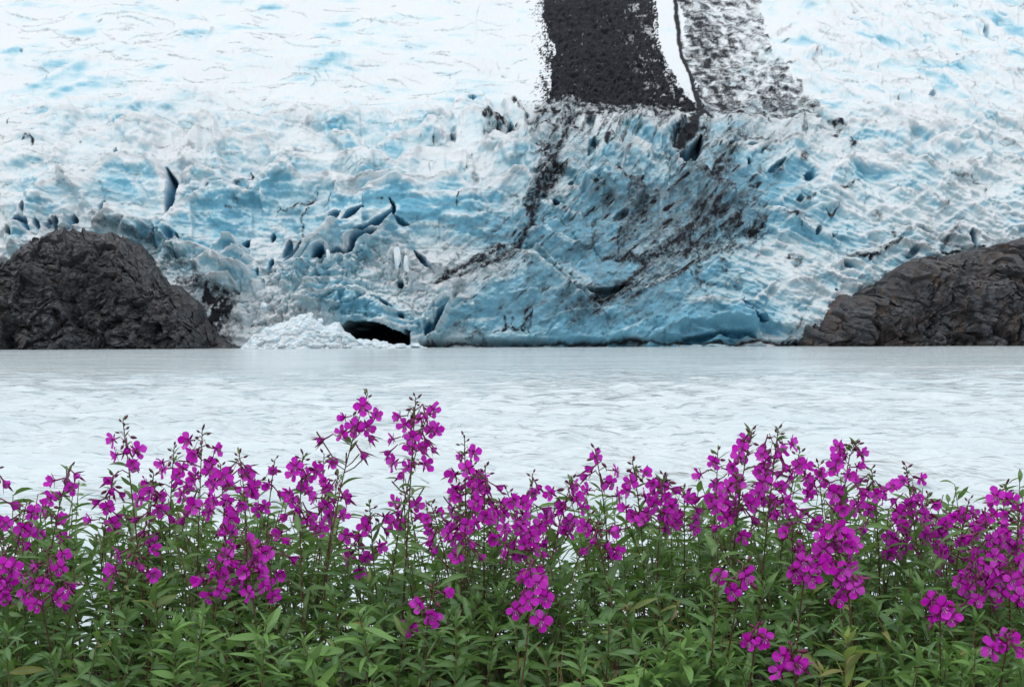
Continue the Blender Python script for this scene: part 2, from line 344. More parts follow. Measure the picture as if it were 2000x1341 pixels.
# --- crest lines, measured from the photograph
z1 = lambda *f: Z(1, 0, 0, 2.915, f)
z2 = lambda *f: Z(1, 660, 0, 2.915, f)
z3 = lambda *f: Z(1, 1330, 0, 2.915, f)
z4 = lambda *f: Z(1, 0, 420, 2.915, f)
z5 = lambda *f: Z(1, 660, 420, 2.915, f)
z6 = lambda *f: Z(1, 1330, 420, 2.915, f)
w1 = lambda *f: Z(1, 840, 150, 4.967, f)
w2 = lambda *f: Z(1, 1200, 170, 4.967, f)
w3 = lambda *f: Z(1, 440, 380, 4.325, f)
w4 = lambda *f: Z(1, 1100, 400, 4.348, f)
CR = [
 (z1(0,655,200,625,420,590,620,590,870,570,1000,545,1150,520,1400,515,1440,520), 1.6, 22),
 (z1(0,860,90,800,160,740,330,665,480,650), 2.6, 45),
 (z1(590,775,640,715,780,690,850,720), 2.0, 30),
 (z1(270,1000,350,910,420,850,540,790,700,780,800,740,920,730,1010,770), 3.4, 60),
 (z1(1060,850,1100,830,1150,760,1170,690,1215,700,1240,740,1280,800), 3.6, 60),
 (z1(1270,800,1320,780,1440,740,1480,770,1560,790), 2.2, 35),
 (z1(1120,925,1180,890,1260,850,1340,815,1420,840,1500,820,1540,825,1560,870,1770,875), 3.2, 50),
 (z1(370,1010,440,1040,510,1085,560,1040,620,985,680,955,740,940,900,950,980,1010), 4.4, 85),
 (z1(860,945,960,940,1040,925,1120,930), 2.0, 40),
 (z1(960,1270,1000,1240,1080,1180,1200,1120,1320,1080,1400,1100,1440,1120), 3.6, 70),
 (z1(1380,1085,1420,1070,1500,1040,1560,985,1660,965,1690,1010,1750,1050,1800,1020,1953,1010), 4.0, 75),
 (z1(1570,965,1650,910,1800,900,1990,885), 2.6, 45),
 (z1(1020,1040,1080,1020,1140,965,1220,1010,1290,1050,1360,1075), 2.6, 45),
 (z1(0,1110,120,1130,200,1120,300,1090,400,1060,440,1070), 2.2, 40),
 (z1(1290,690,1500,700,1560,670,1700,640,1740,670), 2.0, 32),
 (z1(1740,710,1780,690,1830,650,1990,610), 2.2, 36),
 (z1(700,640,830,615,960,600,1100,560,1240,570), 1.6, 26),
 (z1(30,290,110,270,160,300,300,290), 1.2, 18), (z1(190,380,400,345,560,345), 1.4, 26), (z1(1030,200,1140,184,1240,190), 1.6, 16),
 (z1(1620,355,1780,345,1900,310,1960,315), 1.5, 26), (z1(1450,35,1600,30,1620,40), 1.0, 10), (z1(0,505,160,500,300,440,560,340), 1.2, 25),
 (z1(230,560,480,480,740,450), 1.2, 22),
 (z1(160,1180,230,1140,300,1150,340,1180), 2.0, 35), (z1(560,1240,640,1200,720,1230,800,1290,900,1270,990,1250), 2.6, 40),
 (z2(0,890,150,885,260,910,330,975,380,930,440,890,520,865,600,880,650,915,720,895,800,930), 3.8, 60),
 (z2(190,890,240,840,300,820,400,790,460,770,520,720,560,715,590,750,620,790), 3.2, 45),
 (z2(-40,780,80,775,130,820,150,850), 2.2, 36),
 (z2(-30,1015,130,1040,280,1030,400,1040,540,1050,620,1020,680,1010,720,1060,800,1130,870,1180), 3.8, 75),
 (z2(-20,575,300,570,480,565,540,575,610,600), 2.0, 30),
 (z2(0,680,120,660,260,655,340,680), 1.8, 30), (z2(340,690,420,650,560,630,620,660), 2.2, 34),
 (z2(-10,1110,120,1120,260,1070,360,1060,500,1090), 2.0, 45),
 (z2(630,690,660,610,690,580,760,560,820,555,850,600), 3.0, 42),
 (z2(690,700,740,670,810,690,880,680,960,700,980,770), 3.4, 42),
 (z2(830,840,900,795,960,820,1000,790,1030,740,1060,720,1085,790), 3.4, 40),
 (z2(860,930,900,880,1000,860,1060,840,1120,845), 2.4, 30), (z2(960,590,1010,570,1040,600,1080,690), 2.6, 40),
 (z2(480,1150,780,1130,900,1060,1000,990,1060,980,1120,1040,1150,1050), 3.2, 45),
 (z2(1060,1130,1090,1080,1160,1010,1240,935,1260,960), 3.0, 34),
 (z2(1280,960,1310,945,1350,940,1400,970,1430,1020), 3.0, 42),
 (z2(1420,1020,1500,980,1570,1010,1640,1050,1740,1060), 4.2, 60),
 (z2(1430,990,1470,870,1540,805,1600,840,1625,890), 3.6, 50),
 (z2(1590,930,1640,880,1680,850,1740,870,1800,920), 3.4, 45),
 (z2(1130,680,1150,640,1200,590,1300,570,1400,575), 2.6, 36), (z2(1100,800,1180,735,1300,740,1330,760), 3.0, 40),
 (z2(1320,760,1380,750,1420,800,1480,860), 2.4, 40), (z2(1560,760,1640,700,1740,690,1800,720), 3.0, 46),
 (z2(1680,770,1760,740,1830,800,1860,810), 2.8, 40), (z2(1840,800,1880,730,1920,695,1960,720), 3.4, 45),
 (z2(1240,1120,1300,1085,1360,1090,1400,1060,1440,1100), 2.4, 36), (z2(1130,1170,1210,1150,1300,1200,1400,1240), 2.0, 40),
 (z4(590,70,680,20,760,70,850,80,900,130,920,170), 3.0, 30),
 (z4(900,140,940,60,1000,90,1040,170,1060,200), 2.6, 28), (z4(1030,200,1100,190,1170,200,1240,240,1290,270), 2.4, 24),
 (z4(1240,150,1340,145,1400,200), 2.6, 20), (z4(1240,335,1340,310,1450,320), 3.0, 16), (z4(1130,370,1240,370,1330,365,1350,400), 3.4, 18),
 (z4(1130,290,1180,250,1260,260,1310,300), 2.6, 26), (z4(20,110,90,60,160,70,200,130), 2.6, 30), (z4(260,90,330,40,420,40,440,80), 2.4, 28),
 (z4(-20,250,60,200,110,190,170,170), 3.4, 30),
 (w3(410,660,520,590,640,500,720,400,830,330,900,280,980,270), 3.6, 26), (w3(660,580,760,470,840,440,900,480), 3.0, 22),
 (w3(1000,410,1090,360,1200,330,1320,330,1430,225,1480,235), 2.8, 22), (w3(1100,480,1160,420,1260,400), 3.0, 28),
 (w3(740,700,860,600,930,520,1010,530,1060,600), 2.6, 22), (w3(600,870,700,760,860,740,1000,740,1140,800), 3.2, 30),
 (w3(1390,540,1420,480,1480,480,1490,560), 3.4, 22), (w3(1500,580,1510,515,1545,515,1560,600), 3.4, 20),
 (w3(600,900,700,870,850,890,960,850,1060,860,1160,850,1260,930,1370,1010,1480,1030), 4.6, 40),
 (w3(1680,1040,1700,950,1800,920,1900,890), 2.6, 22), (w3(-20,390,90,390,140,460), 2.6, 18),
 (w3(-20,500,100,480,250,560), 2.6, 22), (w3(-20,660,100,640,230,650), 3.2, 16),
 (z5(550,410,620,395,700,380,850,330,930,260,990,228,1050,225,1130,260,1190,320,1250,380,1350,470,1450,535), 4.2, 110),
 (z5(1100,190,1140,195,1180,230,1260,330,1330,400,1400,450,1500,485), 3.0, 34),
 (z5(1020,150,1100,90,1190,80,1260,130), 2.6, 40), (z5(1100,220,1180,150,1280,140,1400,180), 2.4, 46),
 (z5(1440,535,1560,470,1700,430,1800,390,1980,325), 2.6, 55), (z5(1180,620,1300,590,1440,570,1600,545), 2.4, 50),
 (z5(470,600,500,550,560,520,640,490,700,400,720,395), 3.0, 34), (z5(540,710,580,650,640,560,700,470,720,460), 2.6, 34),
 (z5(1540,710,1620,680,1700,640,1760,610,1820,590), 2.4, 30), (z5(1780,690,1840,660,1900,650,1960,620), 2.6, 30),
 (z3(430,850,480,835,620,810,740,790,850,780), 2.2, 30), (z3(820,960,900,930,1000,920,1150,930,1300,970,1420,1010,1520,990,1700,960), 2.8, 55),
 (z3(480,1180,620,1110,760,1070,830,1000,890,960,960,920), 2.6, 34), (z3(880,770,960,720,1020,730,1080,770,1250,780), 2.0, 30),
 (z3(1330,885,1450,830,1590,815,1640,850,1700,910,1790,1000), 2.8, 45), (z3(1090,810,1300,770,1500,750,1600,755,1740,820), 2.2, 30),
 (z3(1000,385,1100,350,1200,330,1400,320,1550,390), 1.5, 22), (z3(1390,430,1480,450,1560,520,1600,560,1760,660), 2.0, 28),
 (z3(700,570,900,540,1100,570,1220,610), 1.8, 26), (z3(-30,1010,40,1000,100,1005,150,1060,240,1090,330,1160), 3.2, 60),
 (z3(380,1205,560,1220,700,1280,820,1345), 2.6, 34), (z3(90,860,170,820,260,850,320,870), 2.4, 36), (z3(600,720,680,690,760,700,800,740), 2.4, 34),
 (z3(1100,130,1250,100,1360,190,1420,230), 1.4, 22), (z3(1560,120,1700,70,1800,90,1900,160), 1.6, 26), (z3(1480,600,1620,620,1760,690,1953,720), 1.6, 28),
 (z3(1200,920,1330,940,1440,950), 1.6, 22), (z3(1580,330,1700,300,1850,310), 1.4, 22), (z3(700,410,800,440,980,520), 1.2, 22),
 (z6(570,30,640,40,700,90,850,130,920,140), 2.4, 30), (z6(930,240,1060,225,1180,180,1330,190,1420,220), 2.4, 36),
 (z6(870,290,940,280,1000,320,1060,340), 2.4, 26), (z6(-20,510,180,500,330,510,400,580,480,620,520,640), 3.4, 45),
 (z6(160,600,240,590,330,610,400,640), 2.0, 24), (z6(1180,120,1300,90,1400,150,1500,160), 1.8, 28), (z6(280,520,400,500,520,400), 1.6, 24),
 (z6(1480,130,1570,60,1640,90,1700,200), 2.0, 34), (z6(640,330,760,300,860,350,960,400), 1.6, 24),
 (w2(480,500,540,420,590,350,640,400), 3.4, 46), (w2(740,700,860,620,980,560,1090,500,1160,450), 2.8, 40), (w2(960,320,1060,290,1200,290,1330,330,1500,300), 2.2, 34),
 (w2(0,360,100,350,220,270,280,290), 3.0, 40), (w2(240,450,330,400,420,470,500,520), 3.0, 46), (w2(20,880,100,700,180,600,260,640,400,720), 3.4, 50),
 (w2(490,900,540,760,600,730,660,800), 3.0, 40), (w2(1090,650,1200,590,1300,610,1460,600), 2.2, 34), (w2(600,920,700,860,790,850,880,910,960,990,1060,1020,1130,1050), 3.8, 60),
]
for i, (pts, A, L) in enumerate(CR):
    pts = np.asarray(pts); pts = pts[np.argsort(pts[:, 0], kind='stable')]
    k = 0.75 if pts[:, 1].mean() < 200 else 1.0
    crest(pts, (1.1 if (1050 < pts[:, 0].mean() < 1560 and pts[:, 1].mean() < 330) else 1.6) * A * k, L, B=2.6, jag=2.0, bl=0.26 if pts[:, 1].mean() > 190 else 0.46, seed=i)

# --- many small seracs and wrinkles between them
rr = random.Random(21)
n = 0
while n < 1300:
    x, y = rr.uniform(-30, 2030), rr.uniform(-15, 670)
    left, right = x < 980, x > 1430 + 0.2 * (300 - y)
    sl = 0.0
    if left and y < 190:
        if rr.random() < 0.72: continue
        w, A, L, sl = rr.uniform(25, 110), rr.uniform(0.25, 0.7), rr.uniform(5, 14), rr.uniform(-0.12, 0.08)
    elif left and y < 480:
        if rr.random() < 0.3: continue
        w, A, L, sl = rr.uniform(16, 80), rr.uniform(0.2, 0.9), rr.uniform(8, 30), rr.uniform(-0.4, 0.3)
    elif right:
        if rr.random() < 0.2: continue
        w, A, L, sl = rr.uniform(14, 95), rr.uniform(0.25, 1.1), rr.uniform(5, 20), rr.uniform(0.05, 0.6) if rr.random() < 0.75 else rr.uniform(-0.6, 0)
    elif 470 < x < 860 and y > 470:
        w, A, L, sl = rr.uniform(8, 36), rr.uniform(0.5, 1.6), rr.uniform(5, 14), rr.uniform(-0.8, 0.7)
    elif y > 215:
        if rr.random() < 0.7: continue
        w, A, L, sl = rr.uniform(10, 60), rr.uniform(0.25, 1.2), rr.uniform(6, 26), rr.uniform(-0.9, 0.3)
    else: continue
    n += 1
    arch = rr.uniform(-0.05, 0.3) * w
    q = np.linspace(-0.5, 0.5, 7)
    crest(np.stack([x + q * w, y + sl * q * w + arch * 4 * q * q], -1), A, L, B=rr.uniform(2.2, 3.4), jag=1.5, bl=rr.uniform(0, 0.3), seed=n % 91)

# --- blue crevasses and slots (cut into the ice)
GASH = [
 (z1(970,990,1000,1040,1005,1100,985,1170,955,1230), 8, 7, 1.0),
 (z1(690,890,685,940), 4, 2, .7), (z1(620,1180,600,1240), 6, 3, .6), (z1(130,300,140,320), 3, 1.5, .6),
 (w3(1010,250,1090,200,1175,145), 6, 5, 1.0), (w3(1080,340,1180,320,1290,270,1380,220,1430,190,1432,140,1405,90), 6, 5, .95), (w3(1420,215,1480,255,1560,275), 4, 3, .9),
 (w3(1030,520,1090,470,1120,400,1200,370,1300,350), 8, 5, .95), (w3(880,260,940,220,990,190), 7, 3, .7), (w3(470,610,540,560,600,490,630,400), 7, 5, 1.0),
 (w3(500,520,535,460,545,390), 7, 3, .8), (w3(370,640,410,540), 4, 3, .8), (w3(385,390,405,330), 4, 3, .8), (w3(150,470,180,430,215,390), 6, 4, .85),
 (w3(760,560,810,520,850,470), 8, 6, 1.0), (w3(880,540,960,490,1030,520), 6, 3, .7), (w3(1470,620,1475,540), 5, 3, .7), (w3(1530,620,1540,560), 4, 3, .7),
 (w3(1480,770,1500,740), 6, 3, .8), (w3(1600,480,1650,530,1740,640), 5, 3, .8), (w3(1310,920,1400,980,1380,1000), 5, 3, .6), (w3(1480,1040,1520,1080), 5, 3, .8),
 (z1(60,1300,110,1270,170,1290,190,1341), 7, 4, 1), (z1(300,1270,310,1330), 7, 4, .95), (z1(350,1270,350,1335), 7, 4, .9), (z1(440,1250,430,1310), 7, 4, .95), (z1(180,1190,170,1240), 5, 3, .7),
 (z1(230,1280,240,1330), 5, 3, .8), (z1(90,1330,60,1341), 6, 4, .8),
 (z4(990,180,1010,150,1040,160), 9, 4, .8), (z4(900,100,920,140), 6, 3, .6), (z4(1470,300,1470,340), 3, 3, .8), (z4(1850,220,1800,260), 8, 5, .9),
 (w1(770,450,785,560,780,620), 6, 4, .9), (w1(940,340,950,390), 4, 3, .7), (w1(410,260,415,290), 7, 2, .5), (w1(200,560,235,650), 6, 3, .45),
 (w1(1540,780,1580,700,1600,600), 9, 4, .6), (w1(1340,1045,1390,1045), 4, 2, .7), (w1(1200,1200,1240,1280), 7, 4, .7), (w1(1570,500,1560,420,1600,380), 8, 3, .5),
 (w2(600,700,720,690,780,640,840,480), 12, 7, 1.0), (w2(740,750,740,810), 6, 3, .8), (w2(1850,870,1950,880), 8, 4, .7), (w2(1500,830,1640,740), 6, 3, .7),
 (w2(1280,580,1400,580), 6, 2, .6), (w2(100,300,140,240), 7, 3, .6), (w2(1740,1150,1800,1130), 6, 3, .6), (w2(1120,610,1170,570), 7, 3, .8), (w2(1270,760,1310,760), 5, 3, .8),
 (z3(1570,315,1580,340), 4, 2, .7), (z3(1790,80,1840,130), 5, 2, .6), (z3(1720,170,1740,220), 5, 2, .6), (z3(1370,200,1400,215), 7, 2, .6), (z3(1440,560,1400,570), 5, 2, .6),
 (z6(740,120,770,125), 7, 3, .8), (z6(840,135,860,145), 7, 3, .8), (z6(1620,110,1645,210), 5, 4, .8), (z6(900,290,960,330), 6, 3, .6), (z6(850,455,870,455), 4, 2, .8),
 (z6(380,560,440,620), 6, 4, .7), (z6(200,690,60,720,0,715), 7, 5, .8), (z6(190,680,380,690,420,720), 6, 5, .8), (z6(1040,270,1060,270), 5, 3, .7), (z6(1250,270,1320,220), 7, 3, .6),
 (w4(150,740,260,760,400,740,520,680), 8, 5, .9), (w4(420,130,550,85), 6, 3, .7), (w4(1560,960,1620,1000,1700,1020), 7, 3, .7), (w4(1500,850,1560,960), 6, 3, .7),
 (z5(440,210,480,260,520,300), 5, 3, .7), (z5(350,410,370,380), 7, 4, .8), (z5(550,670,590,590,620,560), 7, 5, .8), (z5(500,690,540,630), 8, 4, .8),
]
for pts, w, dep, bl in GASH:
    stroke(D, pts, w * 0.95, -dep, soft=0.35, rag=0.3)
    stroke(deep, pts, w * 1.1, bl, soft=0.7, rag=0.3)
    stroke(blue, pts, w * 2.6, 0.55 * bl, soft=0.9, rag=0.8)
# scalloped hollows and bare blue faces
for x, y, a, b, r, v in ((1185, 530, 62, 42, 20, .75), (1545, 345, 60, 26, -12, .6), (1690, 350, 45, 16, 8, .5), (1660, 270, 40, 10, 10, .5), (1370, 260, 60, 40, -30, .45),
    (1440, 360, 80, 40, -30, .5), (1160, 330, 60, 60, -50, .35), (1230, 260, 80, 25, 0, .35), (760, 290, 170, 50, 5, .25), (560, 350, 140, 40, -8, .25), (250, 370, 90, 45, -10, .35),
    (520, 430, 150, 40, 0, .4), (730, 415, 150, 45, 5, .4), (660, 555, 130, 60, 10, .42), (1130, 620, 300, 40, 0, .45), (1390, 640, 130, 26, -3, .75), (1250, 610, 90, 40, -15, .5),
    (1470, 600, 50, 40, 20, .5), (1010, 590, 120, 60, -20, .35), (1380, 540, 120, 40, 0, .5), (1320, 420, 160, 70, -20, .55), (1090, 450, 120, 60, 0, .4), (930, 430, 150, 60, 10, .35),
    (1250, 390, 60, 40, 0, .5), (1440, 440, 90, 40, -20, .5), (740, 630, 90, 30, 15, .7), (410, 22 * 1.0, 30, 8, 0, .35), (395, 75, 35, 9, 0, .4), (15, 115, 30, 18, 0, .35), (110, 145, 70, 18, -12, .3),
    (640, 120, 45, 16, 0, .4), (1930, 45, 60, 25, 20, .35), (1810, 70, 20, 12, 40, .4), (1830, 170, 60, 15, 25, .35), (1720, 290, 60, 14, 10, .35), (1480, 400, 110, 30, -20, .4), (1620, 460, 120, 50, 20, .3),
    (940, 190, 90, 40, 0, .3), (330, 470, 60, 40, 20, .3), (460, 470, 60, 60, 0, .35), (60, 400, 60, 40, 0, .2)):
    blue += v * blob(x, y, a, b, r, 2.4, 1.6)
D -= 3.0 * blob(1185, 525, 62, 40, 20, 4) - 2.6 * blob(1190, 535, 45, 28, 20, 2)
D -= 2.4 * blob(1545, 348, 55, 22, -12, 4)
D -= 2.0 * blob(1690, 352, 42, 14, 8, 4)
D -= 3.0 * blob(1420, 652, 120, 16, 2, 4) + 2.4 * blob(1380, 668, 110, 8, 0, 4) + 3.0 * blob(1030, 670, 45, 6, 0, 4) + 3 * blob(965, 671, 40, 6, 0, 4) + 4 * blob(855, 674, 22, 6, 0, 4)

# --- the ice cave at the water
cave = inside([(660, 650), (690, 640), (722, 643), (760, 653), (790, 658), (803, 666), (803, 700), (660, 700)], 0.4)
arch = blob(722, 625, 95, 40, 12, 4)
D += 3.0 * arch
Dh = np.where(cave, -70, Dh).astype(np.float32)
deep = np.maximum(deep, cave * 1.0); dirt_shade = np.maximum(dirt_shade, cave * 0.62)  # cave's inner shade painted in, using the deep blue and debris colours
gap = inside([(793, 652), (805, 654), (802, 700), (794, 700)], 0.2)
Dh = np.where(gap, -12, Dh).astype(np.float32)
# undercut notch along the waterline
D -= (2.2 * sstep(664, 674, PY + 3 * pn(PX / 40, 0 * PX, 61)) * (PX > 820)).astype(np.float32)

# --- rock debris: the medial moraine, its streaks and the dirt on the ice
mor = inside([(1058, -40), (1280, -40), (1277, 40), (1292, 92), (1300, 128), (1322, 165), (1368, 205), (1340, 212), (1250, 206), (1180, 200), (1130, 196), (1068, 200),
              (1078, 170), (1082, 140), (1076, 118), (1088, 80), (1066, 60), (1056, 38), (1062, 20)], 0.9)
mor_out = inside([(1020, -40), (1300, -40), (1320, 90), (1390, 215), (1130, 225), (1030, 215), (1050, 150), (1040, 60)], 1.5)
str_h = fbm((PX + 0.2 * PY) / 34, (PY - 0.12 * PX) / 7, 4, 71, 0.62)        # streaks along the flow
str_f = fbm(PX / 13, PY / 5, 3, 72, 0.6)
str_d = fbm((PX - 0.36 * PY) / 9, PY / 75, 4, 76, 0.6)                # downslope streaks
band = fbm((PX - 0.36 * PY) / 26, PY / 160, 2, 63)
wxm = PX + 7 * pn(PX / 17, PY / 13, 61); wym = PY + 5 * pn(PX / 19, PY / 11, 62)
m2n = fbm((wxm - 0.4 * wym) / 21, (wym - 0.12 * wxm) / 9, 5, 64, 0.62)
spk = fbm(PX / 4.5, PY / 3.5, 3, 77, 0.7)
md = np.where(mor, 1.0, 0.0)
right_fray = sstep(1120, 1290, PX - 0.25 * PY)
md = md * np.clip(1.25 - 0.95 * right_fray * sstep(0.0, 0.55, 0.55 * m2n + 0.75 * str_h), 0, 1) * np.clip(1.25 - 0.5 * sstep(0.2, 0.8, str_f), 0, 1)
edge_l = sstep(1000, 1075, PX + 14 * pn(PX / 30, PY / 30, 78)) * sstep(232, 190, PY)
md = np.maximum(md, mor_out * 0.95 * sstep(0.75, 1.25, edge_l + 0.55 * spk + 0.35 * str_d))
md = np.maximum(md, mor_out * 0.8 * sstep(0.25, 0.7, str_f + 0.5 * str_h))
white = inside([(1279, -40), (1314, -40), (1324, 60), (1338, 120), (1356, 180), (1366, 200), (1342, 186), (1318, 150), (1304, 118), (1290, 70)], 0.35)
m2 = inside([(1318, -40), (1490, -40), (1496, 60), (1530, 120), (1585, 190), (1602, 212), (1606, 232), (1560, 236), (1480, 232), (1400, 226), (1370, 216), (1346, 130)], 1.4)
dens = 0.10 + 0.30 * np.exp(-((PX - 1345 - 0.35 * PY) / 60) ** 2) + 0.16 * np.exp(-((PX - 1440 - 0.5 * PY) / 45) ** 2) + 0.14 * sstep(120, 200, PY)
md = np.maximum(md, m2 * sstep(0.12, 0.98, 0.5 + 0.42 * m2n + 0.14 * spk + dens + 0.22 * band - 0.22) * 0.86)
md = np.where(white, 0.06, md)
dirt_shade = np.maximum(dirt_shade, md).astype(np.float32)
stroke(dirt_shade, [(1316, -30), (1324, 50), (1338, 110), (1356, 175), (1368, 205), (1376, 216)], 4.5, 0.95, rag=0.5, taper=False)
stroke(dirt_shade, w2(860, 120, 850, 220, 780, 320, 700, 470, 620, 600, 600, 640), 11, 1.0, rag=1.0)
stroke(dirt_shade, w2(800, 60, 850, 180, 930, 250, 985, 300), 6, .9, rag=.8)
stroke(dirt_shade, w2(1150, 120, 1100, 60), 3, .8)
D += (mor * (0.55 * facets(PX / 5, PY / 3.5, 73, 1.2, 1.4) + 0.7 * facets(PX / 14, PY / 8, 75, 1.2, 0.8) + 0.5 * fbm(PX / 30, PY / 18, 2, 74))).astype(np.float32)
dirt_shade0 = dirt_shade.copy()
